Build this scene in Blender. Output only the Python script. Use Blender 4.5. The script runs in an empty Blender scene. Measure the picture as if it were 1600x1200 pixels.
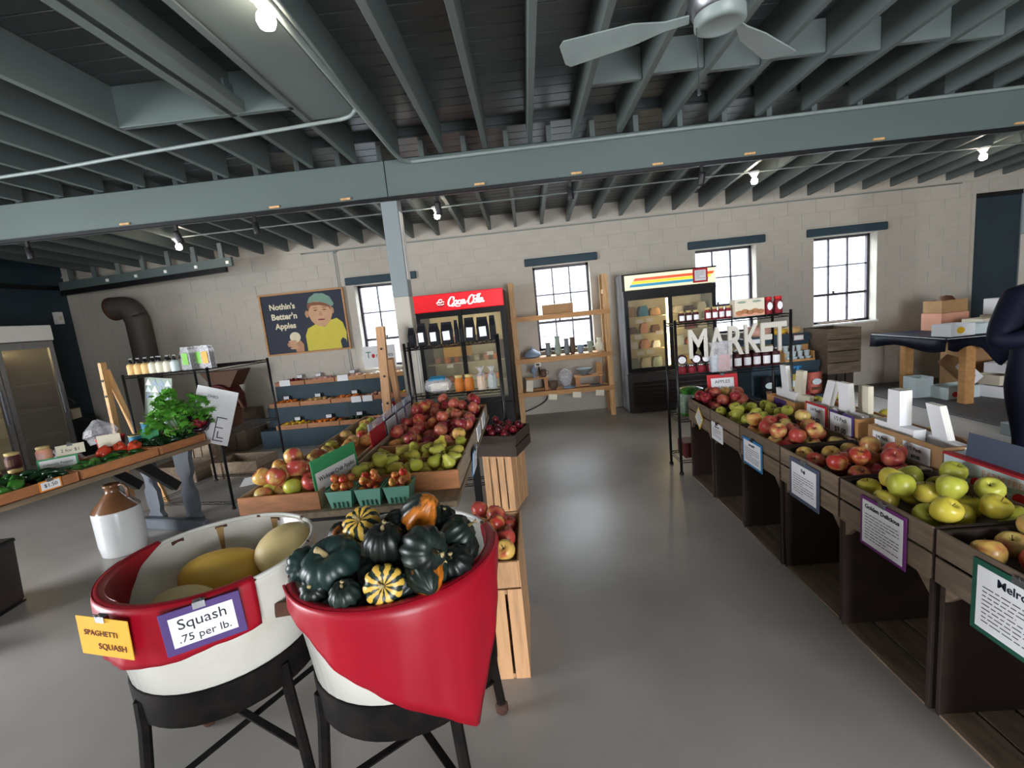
import bpy, bmesh, math, random
from mathutils import Vector, Matrix, Euler
random.seed(7)
PI = math.pi
sc = bpy.context.scene
C = sc.collection

# ------------------------------------------------------------ camera
def make_camera():
    f, yaw, pitch, roll = 727.0, math.radians(2.6), math.radians(8.6), math.radians(5.7)
    fw = Vector((-math.sin(yaw) * math.cos(pitch), math.cos(yaw) * math.cos(pitch), -math.sin(pitch)))
    r0 = Vector((math.cos(yaw), math.sin(yaw), 0)); u0 = r0.cross(fw)
    r = r0 * math.cos(roll) - u0 * math.sin(roll); u = r0 * math.sin(roll) + u0 * math.cos(roll)
    cd = bpy.data.cameras.new('camera'); co = bpy.data.objects.new('camera', cd); C.objects.link(co)
    cd.sensor_fit = 'HORIZONTAL'; cd.sensor_width = 36.0; cd.lens = f / 1600 * 36.0
    cd.clip_start = 0.05; cd.clip_end = 200
    m = Matrix((r, u, -fw)).transposed().to_4x4(); m.translation = (0, 0, 1.6)
    co.matrix_world = m
    sc.camera = co
make_camera()

# ------------------------------------------------------------ world, daylight, exposure
w = bpy.data.worlds.new('overcast_sky'); sc.world = w; w.use_nodes = True
bg = w.node_tree.nodes['Background']; bg.inputs[0].default_value = (0.91, 0.95, 1.0, 1); bg.inputs[1].default_value = 20.0
sc.view_settings.view_transform = 'Standard'; sc.view_settings.look = 'None'
sc.view_settings.exposure = 0.58; sc.view_settings.gamma = 1.0; sc.view_settings.use_curve_mapping = False
BACK_WINDOWS = [(-2.58, -1.72), (0.15, 1.0), (2.56, 3.44), (4.27, 5.17)]     # x ranges in the back wall
WZ0, WZ1 = 0.98, 2.25
YB = 7.16; XL = -7.1; XR = 8.2; YF = -4.0
def portal(loc, rot, sx, sy):
    l = bpy.data.lights.new('daylight_portal', 'AREA'); l.shape = 'RECTANGLE'; l.size = sx; l.size_y = sy
    l.cycles.is_portal = True
    o = bpy.data.objects.new('daylight_portal', l); C.objects.link(o); o.location = loc; o.rotation_euler = rot
for a, b in BACK_WINDOWS:
    portal(((a + b) / 2, YB + 0.27, (WZ0 + WZ1) / 2), (-PI / 2, 0, 0), b - a, WZ1 - WZ0)
LDOOR = (-1.4, 1.7, 2.5)       # open loading door in the left wall, y range and height, outside the frame
FILL_OPENING = (0.8, 3.4, 2.3)        # assumed opening behind the camera, added as front daylight fill; x range and height
portal((XL - 0.12, (LDOOR[0] + LDOOR[1]) / 2, LDOOR[2] / 2), (0, -PI / 2, 0), LDOOR[2], LDOOR[1] - LDOOR[0])
portal(((FILL_OPENING[0] + FILL_OPENING[1]) / 2, YF - 0.12, FILL_OPENING[2] / 2), (PI / 2, 0, 0), FILL_OPENING[1] - FILL_OPENING[0], FILL_OPENING[2])

# ------------------------------------------------------------ materials
def lin(h):
    h = h.lstrip('#'); v = [int(h[i:i + 2], 16) / 255 for i in (0, 2, 4)]
    return tuple(c / 12.92 if c <= 0.04045 else ((c + 0.055) / 1.055) ** 2.4 for c in v) + (1,)
def mat(name, col, rough=0.6, metal=0.0, var=0.12, scale=6.0, bump=0.0, col2=None, rnd=0.0, emit=0.0, spec=0.5, stretch=None, coat=0.0, thr=(0.35, 0.7), detail=4):
    m = bpy.data.materials.new(name); m.use_nodes = True; nt = m.node_tree; N = nt.nodes; L = nt.links
    b = N['Principled BSDF']; b.inputs['Roughness'].default_value = rough; b.inputs['Metallic'].default_value = metal
    b.inputs['Specular IOR Level'].default_value = spec; b.inputs['Coat Weight'].default_value = coat
    c = lin(col)
    tc = N.new('ShaderNodeTexCoord'); mp = N.new('ShaderNodeMapping'); L.new(tc.outputs['Object'], mp.inputs[0])
    if stretch: mp.inputs['Scale'].default_value = stretch
    nz = N.new('ShaderNodeTexNoise'); nz.inputs['Scale'].default_value = scale; nz.inputs['Detail'].default_value = detail
    L.new(mp.outputs[0], nz.inputs['Vector'])
    cr = N.new('ShaderNodeValToRGB'); L.new(nz.outputs[0], cr.inputs[0])
    cr.color_ramp.elements[0].position = thr[0]; cr.color_ramp.elements[1].position = thr[1]
    if col2: c2 = lin(col2)
    else: c2 = tuple(min(1, x * (1 + var)) for x in c[:3]) + (1,)
    c1 = c if col2 else tuple(x * (1 - var) for x in c[:3]) + (1,)
    cr.color_ramp.elements[0].color = c1; cr.color_ramp.elements[1].color = c2
    out = cr.outputs[0]
    if rnd:
        oi = N.new('ShaderNodeObjectInfo'); ad = N.new('ShaderNodeMath'); ad.operation = 'MULTIPLY_ADD'
        L.new(oi.outputs['Random'], ad.inputs[0]); ad.inputs[1].default_value = rnd; ad.inputs[2].default_value = -rnd / 2
        a2 = N.new('ShaderNodeMath'); a2.operation = 'ADD'; L.new(nz.outputs[0], a2.inputs[0]); L.new(ad.outputs[0], a2.inputs[1])
        L.new(a2.outputs[0], cr.inputs[0])
        va = N.new('ShaderNodeVectorMath'); va.operation = 'ADD'; L.new(mp.outputs[0], va.inputs[0])
        cx = N.new('ShaderNodeCombineXYZ'); mu = N.new('ShaderNodeMath'); mu.operation = 'MULTIPLY'; mu.inputs[1].default_value = 37.0
        L.new(oi.outputs['Random'], mu.inputs[0]); L.new(mu.outputs[0], cx.inputs[0]); L.new(mu.outputs[0], cx.inputs[1])
        L.new(cx.outputs[0], va.inputs[1]); L.new(va.outputs[0], nz.inputs['Vector'])
    L.new(out, b.inputs['Base Color'])
    if emit:
        L.new(out, b.inputs['Emission Color']); b.inputs['Emission Strength'].default_value = emit
    if bump:
        bp = N.new('ShaderNodeBump'); bp.inputs['Strength'].default_value = bump; bp.inputs['Distance'].default_value = 0.01
        L.new(nz.outputs[0], bp.inputs['Height']); L.new(bp.outputs[0], b.inputs['Normal'])
    return m
def glassy(name, tint, alpha=0.12, rough=0.05):
    m = bpy.data.materials.new(name); m.use_nodes = True; nt = m.node_tree; N = nt.nodes; L = nt.links
    for n in list(N): N.remove(n)
    o = N.new('ShaderNodeOutputMaterial'); t = N.new('ShaderNodeBsdfTransparent'); g = N.new('ShaderNodeBsdfPrincipled'); mx = N.new('ShaderNodeMixShader')
    t.inputs[0].default_value = lin(tint); g.inputs['Base Color'].default_value = lin(tint); g.inputs['Roughness'].default_value = rough
    mx.inputs[0].default_value = alpha
    nz = N.new('ShaderNodeTexNoise'); nz.inputs['Scale'].default_value = 9
    ma = N.new('ShaderNodeMapRange'); ma.inputs[3].default_value = alpha * 0.6; ma.inputs[4].default_value = alpha * 1.4
    L.new(nz.outputs[0], ma.inputs[0]); L.new(ma.outputs[0], mx.inputs[0])
    L.new(t.outputs[0], mx.inputs[1]); L.new(g.outputs[0], mx.inputs[2]); L.new(mx.outputs[0], o.inputs[0])
    return m
M = {}
M['concrete'] = mat('floor_concrete', '#88837c', 0.34, var=0.2, scale=0.8, bump=0.02, col2='#b0aba7', thr=(0.3, 0.72), detail=8, spec=0.35)
M['slab_dark'] = mat('dark_slab', '#4d4c4c', 0.6, var=0.15, scale=2, detail=8)
M['wall'] = mat('wall_paint', '#b3aca0', 0.75, var=0.05, scale=1.5, bump=0.15, detail=10)
M['mortar'] = mat('wall_joint', '#aea79b', 0.85, var=0.05, scale=3)
M['teal'] = mat('teal_paint', '#24363f', 0.6, var=0.15, scale=3, bump=0.05)
M['teal_light'] = mat('teal_board', '#1f3743', 0.65, var=0.12, scale=4, bump=0.05)
M['textgrey'] = mat('print_grey', '#55555c', 0.7)
M['ceil'] = mat('ceiling_paint', '#5a6361', 0.55, var=0.12, scale=3, bump=0.05, stretch=(1, .3, 1), rnd=0.3)
M['deck'] = mat('deck_paint', '#444a4b', 0.36, var=0.12, scale=3, stretch=(.3, 3, 1), rnd=0.4)
M['beam'] = mat('beam_paint', '#566260', 0.55, var=0.07, scale=2, stretch=(.2, 1, 1))
M['post'] = mat('post_paint', '#7e8688', 0.55, var=0.05, scale=2)
M['conduit'] = mat('conduit_paint', '#7d8784', 0.45, var=0.08, scale=8)
M['black'] = mat('black_metal', '#151517', 0.4, metal=0.2, var=0.2, scale=12)
M['blackplastic'] = mat('black_plastic', '#1a1a1d', 0.5, var=0.15, scale=12)
M['darkframe'] = mat('dark_steel', '#38323a', 0.5, var=0.15, scale=10)
M['chrome'] = mat('bright_metal', '#c9cbd0', 0.2, metal=1.0, var=0.05)
M['steel'] = mat('dull_steel', '#8f9196', 0.35, metal=0.9, var=0.1, scale=20)
M['white'] = mat('white_paint', '#e9e7e2', 0.5, var=0.03)
M['paper'] = mat('white_paper', '#e8e8ea', 0.7, var=0.02, scale=4)
M['cream'] = mat('cream_paper', '#dcd3bd', 0.7, var=0.04)
M['enamel'] = mat('chipped_enamel', '#cfccc3', 0.22, scale=5, col2='#bdb7a8', thr=(0.5, 0.8), coat=0.3, detail=6)
M['rimwear'] = mat('worn_rim', '#cfcdc6', 0.35, scale=22, col2='#4a2c1a', thr=(0.6, 0.63), detail=3)
M['rust'] = mat('rust', '#4b2b1c', 0.8, var=0.3, scale=25)
M['tubblack'] = mat('tub_band', '#0b0a0a', 0.8, scale=14, col2='#1c1613', bump=0.1, spec=0.12)
M['redcloth'] = mat('red_vinyl', '#980a20', 0.38, var=0.06, scale=3, bump=0.12, spec=0.4)
M['wood'] = mat('pine', '#c69a66', 0.6, var=0.2, scale=5, stretch=(8, 8, 1), rnd=0.25, bump=0.05)
M['woodx'] = mat('pine_x', '#b8854f', 0.6, var=0.18, scale=5, stretch=(1, 9, 9), rnd=0.25, bump=0.05)
M['tray'] = mat('tray_board', '#a96f45', 0.6, var=0.18, scale=5, stretch=(2, 2, 9), rnd=0.3, bump=0.05)
M['traygrey'] = mat('worn_tray_board', '#a8937c', 0.65, var=0.18, scale=5, stretch=(9, 1, 9), rnd=0.3, bump=0.05)
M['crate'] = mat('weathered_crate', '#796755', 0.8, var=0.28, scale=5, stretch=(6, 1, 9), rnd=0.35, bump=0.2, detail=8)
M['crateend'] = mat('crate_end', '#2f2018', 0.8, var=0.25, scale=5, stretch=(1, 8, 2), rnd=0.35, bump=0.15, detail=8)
M['cratelight'] = mat('light_crate_slat', '#bb8f66', 0.7, var=0.2, scale=5, stretch=(8, 8, 1), rnd=0.3, bump=0.12)
M['cratedark'] = mat('dark_box', '#3a2c24', 0.7, var=0.25, scale=6, stretch=(1, 8, 8), rnd=0.2, bump=0.1)
M['tabletop'] = mat('grey_table_board', '#7c6a54', 0.6, var=0.2, scale=5, stretch=(8, 1, 8), rnd=0.2)
M['trestle'] = mat('grey_trestle_paint', '#4c5158', 0.6, var=0.1, scale=8)
M['cardboard'] = mat('cardboard', '#a9825a', 0.8, var=0.08, scale=8)
M['lightwood'] = mat('box_plywood', '#c08e58', 0.6, var=0.15, scale=4, stretch=(6, 1, 6), rnd=0.2)
M['stone'] = mat('jug_glaze', '#c6c7c6', 0.25, var=0.03, scale=5, coat=0.3)
M['jugbrown'] = mat('jug_brown_glaze', '#6d4a30', 0.25, var=0.2, scale=9, coat=0.4)
M['glass'] = glassy('window_glass', '#f4f8fa', 0.05)
M['fglass'] = glassy('fridge_glass', '#f6f3ea', 0.07)
M['cello'] = glassy('cellophane', '#f2f2f5', 0.26, 0.2)
M['acrylic'] = glassy('clear_sleeve', '#e8ecf5', 0.25, 0.15)
M['bulb'] = mat('lit_bulb', '#ffeed8', 0.4, emit=70.0, var=0.0)
M['spotface'] = mat('lit_spot_lens', '#ffe2b0', 0.4, emit=60.0, var=0.0)
M['cola'] = mat('lit_red_sign', '#d4081a', 0.4, emit=0.45, var=0.1, scale=1.5)
M['signwhite'] = mat('lit_white_letter', '#fff3ee', 0.4, emit=0.8, var=0.0)
M['litcream'] = mat('lit_cream_sign', '#f1ecc4', 0.4, emit=0.35, var=0.03)
M['litorange'] = mat('lit_orange_band', '#d8501c', 0.4, emit=0.4, var=0.0)
M['lityellow'] = mat('lit_yellow_band', '#f3d31a', 0.4, emit=0.4, var=0.0)
M['litblue'] = mat('lit_blue_band', '#1d86ad', 0.4, emit=0.4, var=0.0)
M['tube'] = mat('lit_fridge_tube', '#ffe9b8', 0.4, emit=16.0, var=0.0)
M['fridgein'] = mat('fridge_liner', '#d9cfae', 0.5, var=0.06)
M['fridgeblack'] = mat('fridge_black', '#141214', 0.45, var=0.12, scale=5, spec=0.2)
M['fridgebrown'] = mat('fridge_brown', '#2f2523', 0.5, var=0.12, scale=5)
M['fridgegrey'] = mat('fridge_side', '#9aa0a8', 0.35, var=0.08, scale=4)
def ink(name, col, rough=0.6): M[name] = mat(name, col, rough, var=0.04, scale=7, spec=0.15 if name in ('clothes', 'bag') else 0.4)
for n_, c_ in dict(ink='#20202a', navy='#131c30', marketgrey='#c6c1b5', purple='#4b3570', magenta='#6f2c72', slate='#4b5468', cardgreen='#17503f', cardblue='#2d7bb4', cardred='#b4202c',
                   cardyellow='#d9b24a', yellowsheet='#d9a32c', greensign='#3c9a62', pink='#d7a6a0', red='#c01f24', blue='#2a7fa6', skin='#b07f5c', skinlight='#c39672',
                   shirtyellow='#c8b93a', hatgreen='#6f8f7d', hair='#7a4a2e', postercream='#d8cdb0', applegreenprint='#3c7a45', brown='#5b3a24', machine='#5a1e1c', orange='#d9822a',
                   honey='#b3641a', jam='#3b0d16', jamred='#7a1420', lidgold='#b9a36a', bag='#17181d', sage='#8d9a8c', potgrey='#6f7474', potbrown='#5a4638', potblue='#8593a8',
                   candle='#dcb87c', candlewhite='#d9d4bf', labelgreen='#6fb03e', labelorange='#e0a040', stovepipe='#4a443e', clothes='#0d1020', bluecan='#2f7f9d', redtub='#b51c22',
                   onion='#c99a86', squashtan='#d2a86a', yolk='#e2b42c', carrot='#d9731e', chips1='#b9a24a', chips2='#c9695a', cups='#c9d6d8', boxgreen='#1d7a45', salmon='#d79a80', roof='#606468', siding='#77797b', shrub='#6d8f4a', ruststain='#a8834f').items():
    ink(n_, c_)

# produce materials
def produce(name, a, b, thr=(0.4, 0.62), scale=3.0, rnd=0.35, rough=0.32, stretch=None, bump=0.0, spots=None):
    M[name] = mat(name, a, rough, col2=b, thr=thr, scale=scale, rnd=rnd, stretch=stretch, bump=bump, detail=5, spec=0.4)
produce('apple_red', '#8a1e2b', '#c06e52', scale=26, thr=(0.42, 0.72))
produce('apple_dark', '#7a1e2c', '#b27050', scale=28, thr=(0.44, 0.75))
produce('apple_blush', '#a8332b', '#cfa85a', scale=24, thr=(0.38, 0.66))
produce('apple_pink', '#ad423a', '#c9b266', scale=20, thr=(0.42, 0.7))
produce('apple_green', '#a6a83a', '#bdb950', scale=20, thr=(0.3, 0.7))
produce('apple_gold', '#c2b23e', '#d2bd50', scale=20, thr=(0.3, 0.7))
produce('pear', '#a6a13c', '#c8b24c', scale=24, thr=(0.3, 0.7))
produce('plum', '#3b0f18', '#7a1a24', scale=9)
produce('crab', '#b93226', '#d79a4a', scale=40)
produce('squash_dark', '#0e1512', '#22302a', scale=16, thr=(0.4, 0.75), rough=0.4, bump=0.1)
produce('squash_teal', '#1b2f2c', '#3b5450', scale=10, thr=(0.4, 0.8), rough=0.38, bump=0.1)
produce('squash_orange', '#15201a', '#c4701c', scale=7, thr=(0.5, 0.56), rough=0.4, rnd=0.1, bump=0.1)
produce('spaghetti', '#e0b248', '#e8c468', scale=5, thr=(0.3, 0.7), rough=0.45)
produce('spaghetti_pale', '#e6cf93', '#ecd9a8', scale=5, thr=(0.3, 0.7), rough=0.45)
produce('stem', '#8a7a52', '#a6946a', scale=20, rough=0.8)
produce('stem_dark', '#4a3a24', '#5f4a2e', scale=20, rough=0.8)
produce('pepper', '#1d4a1a', '#3d7a2a', scale=14, rough=0.2)
produce('pepper_dark', '#0d2413', '#1d3c20', scale=14, rough=0.2)
produce('pepper_red', '#b3261c', '#c8452c', scale=9, rough=0.2)
produce('leaf', '#4a8a2a', '#86b24a', scale=25, rough=0.5)
produce('eggplant', '#1a0f1a', '#2d1828', scale=9, rough=0.2)
def carnival():
    m = bpy.data.materials.new('carnival_squash'); m.use_nodes = True; nt = m.node_tree; N = nt.nodes; L = nt.links
    b = N['Principled BSDF']; b.inputs['Roughness'].default_value = 0.4
    tc = N.new('ShaderNodeTexCoord'); sp = N.new('ShaderNodeSeparateXYZ'); L.new(tc.outputs['Object'], sp.inputs[0])
    at = N.new('ShaderNodeMath'); at.operation = 'ARCTAN2'; L.new(sp.outputs[1], at.inputs[0]); L.new(sp.outputs[0], at.inputs[1])
    nz = N.new('ShaderNodeTexNoise'); nz.inputs['Scale'].default_value = 38; L.new(tc.outputs['Object'], nz.inputs[0])
    mu = N.new('ShaderNodeMath'); mu.operation = 'MULTIPLY'; mu.inputs[1].default_value = 10.0; L.new(at.outputs[0], mu.inputs[0])
    cs = N.new('ShaderNodeMath'); cs.operation = 'COSINE'; L.new(mu.outputs[0], cs.inputs[0])
    ad = N.new('ShaderNodeMath'); ad.operation = 'MULTIPLY_ADD'; ad.inputs[1].default_value = 3.2; L.new(nz.outputs[0], ad.inputs[0]); L.new(cs.outputs[0], ad.inputs[2])
    cr = N.new('ShaderNodeValToRGB'); cr.color_ramp.elements[0].position = 0.44; cr.color_ramp.elements[1].position = 0.52
    mr = N.new('ShaderNodeMapRange'); mr.inputs[1].default_value = -0.2; mr.inputs[2].default_value = 3.2; L.new(ad.outputs[0], mr.inputs[0]); L.new(mr.outputs[0], cr.inputs[0])
    cr.color_ramp.elements[0].color = lin('#1b2a20'); cr.color_ramp.elements[1].color = lin('#d2aa46')
    L.new(cr.outputs[0], b.inputs['Base Color'])
    M['carnival'] = m
carnival()

# ------------------------------------------------------------ mesh helpers
class MB:
    def __init__(s): s.v = []; s.f = []
    def add(s, vs, fs, mtx=None):
        o = len(s.v)
        s.v += [tuple(mtx @ Vector(p)) if mtx else tuple(p) for p in vs]
        s.f += [tuple(i + o for i in q) for q in fs]
        return s
    def box(s, x0, x1, y0, y1, z0, z1, mtx=None):
        vs = [(x, y, z) for z in (z0, z1) for y in (y0, y1) for x in (x0, x1)]
        return s.add(vs, [(0, 2, 3, 1), (4, 5, 7, 6), (0, 1, 5, 4), (2, 6, 7, 3), (0, 4, 6, 2), (1, 3, 7, 5)], mtx)
    def cbox(s, c, d, rot=(0, 0, 0)):
        m = Matrix.Translation(c) @ Euler(rot).to_matrix().to_4x4()
        return s.box(-d[0] / 2, d[0] / 2, -d[1] / 2, d[1] / 2, -d[2] / 2, d[2] / 2, m)
    def bbox(s, x0, x1, y0, y1, z0, z1, b=0.004):
        # box with chamfered vertical and horizontal edges
        vs = []; lv = [(z0, b), (z0 + b, 0), (z1 - b, 0), (z1, b)]
        for z, i in lv:
            j = b - i
            X0, X1, Y0, Y1 = x0 + i, x1 - i, y0 + i, y1 - i
            vs += [(X0 + b, Y0, z), (X1 - b, Y0, z), (X1, Y0 + b, z), (X1, Y1 - b, z), (X1 - b, Y1, z), (X0 + b, Y1, z), (X0, Y1 - b, z), (X0, Y0 + b, z)]
        fs = [tuple(range(7, -1, -1)), tuple(range(24, 32))]
        for k in range(3):
            for i in range(8):
                a = k * 8 + i; c = k * 8 + (i + 1) % 8
                fs.append((a, c, c + 8, a + 8))
        return s.add(vs, fs)
    def lathe(s, prof, n=16, mtx=None, cap=True):
        vs = []; fs = []
        for r, z in prof:
            for i in range(n):
                a = 2 * PI * i / n; vs.append((r * math.cos(a), r * math.sin(a), z))
        for k in range(len(prof) - 1):
            for i in range(n):
                a = k * n + i; b = k * n + (i + 1) % n
                fs.append((a, b, b + n, a + n))
        if cap:
            if prof[0][0] > 1e-5: fs.append(tuple(range(n - 1, -1, -1)))
            if prof[-1][0] > 1e-5: fs.append(tuple((len(prof) - 1) * n + i for i in range(n)))
        return s.add(vs, fs, mtx)
    def tube(s, pts, r, n=8, closed=False):
        pts = [Vector(p) for p in pts]; vs = []; fs = []
        rs = r if isinstance(r, (list, tuple)) else [r] * len(pts)
        m = len(pts)
        for k, p in enumerate(pts):
            if closed: d = pts[(k + 1) % m] - pts[k - 1]
            else: d = pts[min(k + 1, m - 1)] - pts[max(k - 1, 0)]
            d.normalize()
            up = Vector((0, 0, 1)) if abs(d.z) < 0.95 else Vector((1, 0, 0))
            a = d.cross(up).normalized(); b = a.cross(d)
            for i in range(n):
                t = 2 * PI * i / n; vs.append(p + a * rs[k] * math.cos(t) + b * rs[k] * math.sin(t))
        for k in range(m if closed else m - 1):
            for i in range(n):
                q = k * n + i; q2 = k * n + (i + 1) % n; e = ((k + 1) % m) * n
                fs.append((q, q2, e + (i + 1) % n, e + i))
        if not closed:
            fs.append(tuple(range(n - 1, -1, -1))); fs.append(tuple((m - 1) * n + i for i in range(n)))
        return s.add(vs, fs)
    def prism(s, poly, t0, t1, mtx=None):
        # poly in x,z ; extruded along y
        n = len(poly)
        vs = [(x, t0, z) for x, z in poly] + [(x, t1, z) for x, z in poly]
        fs = [tuple(range(n)), tuple(range(2 * n - 1, n - 1, -1))] + [(i, i + n, (i + 1) % n + n, (i + 1) % n) for i in range(n)]
        return s.add(vs, fs, mtx)
    def mesh(s, name, m, smooth=False):
        me = bpy.data.meshes.new(name); me.from_pydata(s.v, [], s.f); me.update()
        bm = bmesh.new(); bm.from_mesh(me); bmesh.ops.recalc_face_normals(bm, faces=bm.faces); bm.to_mesh(me); bm.free()
        me.materials.append(M[m] if isinstance(m, str) else m)
        if smooth: me.polygons.foreach_set('use_smooth', [True] * len(me.polygons))
        return me
    def build(s, name, m, parent=None, smooth=False, loc=None, rot=None):
        return link(name, s.mesh(name, m, smooth), parent, loc, rot)
def link(name, me, parent=None, loc=None, rot=None, scale=None):
    o = bpy.data.objects.new(name, me); C.objects.link(o)
    if parent: o.parent = parent
    if loc: o.location = loc
    if rot: o.rotation_euler = rot
    if scale: o.scale = scale
    return o
def tag(o, label, cat, group=None, kind=None):
    o['label'] = label; o['category'] = cat
    if group: o['group'] = group
    if kind: o['kind'] = kind
    return o
def thing(name, label, cat, loc=(0, 0, 0), rz=0.0, group=None, rot=None):
    o = bpy.data.objects.new(name, None); C.objects.link(o); o.location = loc; o.rotation_euler = rot or (0, 0, rz)
    o.empty_display_size = 0.05
    return tag(o, label, cat, group)
def struct(o): o['kind'] = 'structure'; return o
def copy_tree(o, parent=None):
    c = o.copy(); C.objects.link(c); c.parent = parent
    for ch in o.children: copy_tree(ch, c)
    return c
def B(x0, x1, y0, y1, z0, z1): return MB().box(x0, x1, y0, y1, z0, z1)
_fonts = {}
def text(s, size, m, parent, loc, rot, name='lettering', width=None, depth=0.0006, shear=0.0, bold=0.0, height=None, exact=False):
    cu = bpy.data.curves.new('t', 'FONT'); cu.body = s; cu.size = size; cu.extrude = depth; cu.align_x = 'CENTER'; cu.align_y = 'CENTER'; cu.shear = shear; cu.offset = bold
    cu.resolution_u = 3
    o = bpy.data.objects.new('t', cu); me = bpy.data.meshes.new_from_object(o)
    bpy.data.objects.remove(o); bpy.data.curves.remove(cu)
    me.name = name; me.materials.clear(); me.materials.append(M[m])
    if width or height:
        xs = [v.co.x for v in me.vertices]; ys = [v.co.y for v in me.vertices]
        if xs:
            kx = width / (max(xs) - min(xs)) if width else 1; ky = height / (max(ys) - min(ys)) if height else kx
            if not width: kx = ky
            elif height and not exact: kx = ky = min(kx, ky)
            for v in me.vertices: v.co.x *= kx; v.co.y *= ky
    return link(name, me, parent, loc, rot)
def smooth_path(pts, k=6, closed=False):
    P = [Vector(p) for p in pts]; n = len(P); out = []
    rng = range(n) if closed else range(n - 1)
    for i in rng:
        if closed: p0, p1, p2, p3 = P[i - 1], P[i], P[(i + 1) % n], P[(i + 2) % n]
        else: p0, p1, p2, p3 = P[max(i - 1, 0)], P[i], P[i + 1], P[min(i + 2, n - 1)]
        for j in range(k):
            t = j / k
            out.append(0.5 * ((2 * p1) + (p2 - p0) * t + (2 * p0 - 5 * p1 + 4 * p2 - p3) * t * t + (3 * p1 - p0 - 3 * p2 + p3) * t ** 3))
    if not closed: out.append(P[-1])
    return out
# a card that faces local -Y, its centre at the thing's origin
def card(name, label, cat, loc, rz, w_, h_, border, paper='paper', bw=0.012, lines=None, title=None, tcol='ink', tilt=0.0, roll=0.0, group=None, th=0.004, tsize=None, clip=False, texts=None, margin=None):
    t = thing(name, label, cat, loc, group=group); t.rotation_euler = Euler((tilt, roll, rz), 'XYZ')
    if border:
        MB().bbox(-w_ / 2, w_ / 2, 0, th, -h_ / 2, h_ / 2, 0.001).build('backing', border, t)
        B(-w_ / 2 + bw, w_ / 2 - bw, -0.0012, 0.0, -h_ / 2 + bw, h_ / 2 - bw).build('paper', paper, t)
    else:
        MB().bbox(-w_ / 2, w_ / 2, -0.0012, th, -h_ / 2, h_ / 2, 0.001).build('sheet', paper, t)
    y = -0.0022
    if title: text(title, 0.05, tcol, t, (0, y, h_ / 2 - bw - h_ * 0.11), (PI / 2, 0, 0), width=(w_ - 2 * bw) * 0.85, height=h_ * 0.11, bold=0.0008)
    if texts:
        for s_, cx, cz, ww, hh in texts: text(s_, 0.05, tcol, t, (cx, y, cz), (PI / 2, 0, 0), width=ww, height=hh)
    if lines:
        mb = MB(); rr = random.Random(len(label)); z = h_ / 2 - bw - h_ * (0.26 if title else 0.1)
        dz = (z + h_ / 2 - bw - h_ * 0.06) / lines
        for i in range(lines):
            x = -w_ / 2 + bw + w_ * 0.07; xe = w_ / 2 - bw - w_ * 0.07
            if i % 4 == 3: xe -= w_ * rr.uniform(0.1, 0.4)
            while x < xe:
                l_ = min(rr.uniform(0.04, 0.12) * w_, xe - x)
                mb.box(x, x + l_, y, y + 0.0006, z - dz * 0.14, z + dz * 0.10); x += l_ + w_ * 0.02
            z -= dz
        mb.build('printed_lines', 'textgrey', t)
    if clip:
        c = MB(); c.box(-0.016, 0.016, -0.006, 0.01, h_ / 2 - 0.012, h_ / 2 + 0.008)
        o = c.build('binder_clip', 'black' if clip is True else clip, t)
        MB().tube([(-0.008, -0.004, h_ / 2), (-0.009, -0.012, h_ / 2 + 0.02), (0.009, -0.012, h_ / 2 + 0.02), (0.008, -0.004, h_ / 2)], 0.0012, 5).build('clip_wire', 'chrome', o)
    return t
# ------------------------------------------------------------ the setting
fl = struct(B(XL - 0.2, XR + 0.2, YF - 0.2, YB + 0.3, -0.1, 0).build('floor', 'concrete'))
struct(MB().bbox(4.62, XR - 0.02, 3.0, YB - 0.02, 0.0005, 0.012, 0.003).build('trim_1', 'slab_dark'))     # darker raised slab by the far door

def rects_minus(x0, x1, z0, z1, holes):
    out = [(x0, x1, z0, z1)]
    for a, b, c, d in holes:
        nx = []
        for p, q, r, s in out:
            if b <= p or a >= q or d <= r or c >= s: nx.append((p, q, r, s)); continue
            if a > p: nx.append((p, a, r, s))
            if b < q: nx.append((b, q, r, s))
            m0, m1 = max(a, p), min(b, q)
            if c > r: nx.append((m0, m1, r, c))
            if d < s: nx.append((m0, m1, d, s))
        out = nx
    return out
holes = [(a, b, WZ0, WZ1) for a, b in BACK_WINDOWS]
ZW = 3.06
mb = MB()
for a, b, c, d in rects_minus(XL - 0.2, XR + 0.2, 0, ZW, holes): mb.box(a, b, YB + 0.006, YB + 0.26, c, d)
wb = struct(mb.build('wall_back', 'mortar'))
unit = MB().bbox(0, 1, 0, 1, 0, 1, 0.012).mesh('block', 'wall')
blk = []; J = 0.003
for r in range(16):
    z = r * 0.2; off = 0.2 if r % 2 else 0.0
    x = XL - 0.4 + off
    while x < XR:
        for a, b, c, d in rects_minus(max(x, XL), min(x + 0.4, XR), z, min(z + 0.2, ZW), holes + [(6.46, 7.18, 0, 2.62)]):
            if b - a > 0.02 and d - c > 0.02: blk.append((a, b, c, d))
        x += 0.4
def seen(bk):
    x, z = (bk[0] + bk[1]) / 2, (bk[2] + bk[3]) / 2
    return abs(x - 1.2) / 7 + (1.5 if z < 0.75 else 0) + abs(z - 2.3) * 0.35 - (bk[1] - bk[0]) * (bk[3] - bk[2]) * 2
blk.sort(key=seen)
rest = MB(); rb = random.Random(3)
for i, (a, b, c, d) in enumerate(blk):
    dp = 0.008 + rb.uniform(-0.001, 0.0015)
    if i < 295:
        link('block', unit, wb, (a + J / 2, YB + 0.008 - dp, c + J / 2), None, (b - a - J, 0.012, d - c - J))
    else: rest.box(a + J / 2, b - J / 2, YB + 0.008 - dp, YB + 0.01, c + J / 2, d - J / 2)
o = rest.build('block_courses', 'wall', wb); o['kind'] = 'stuff'
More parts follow.
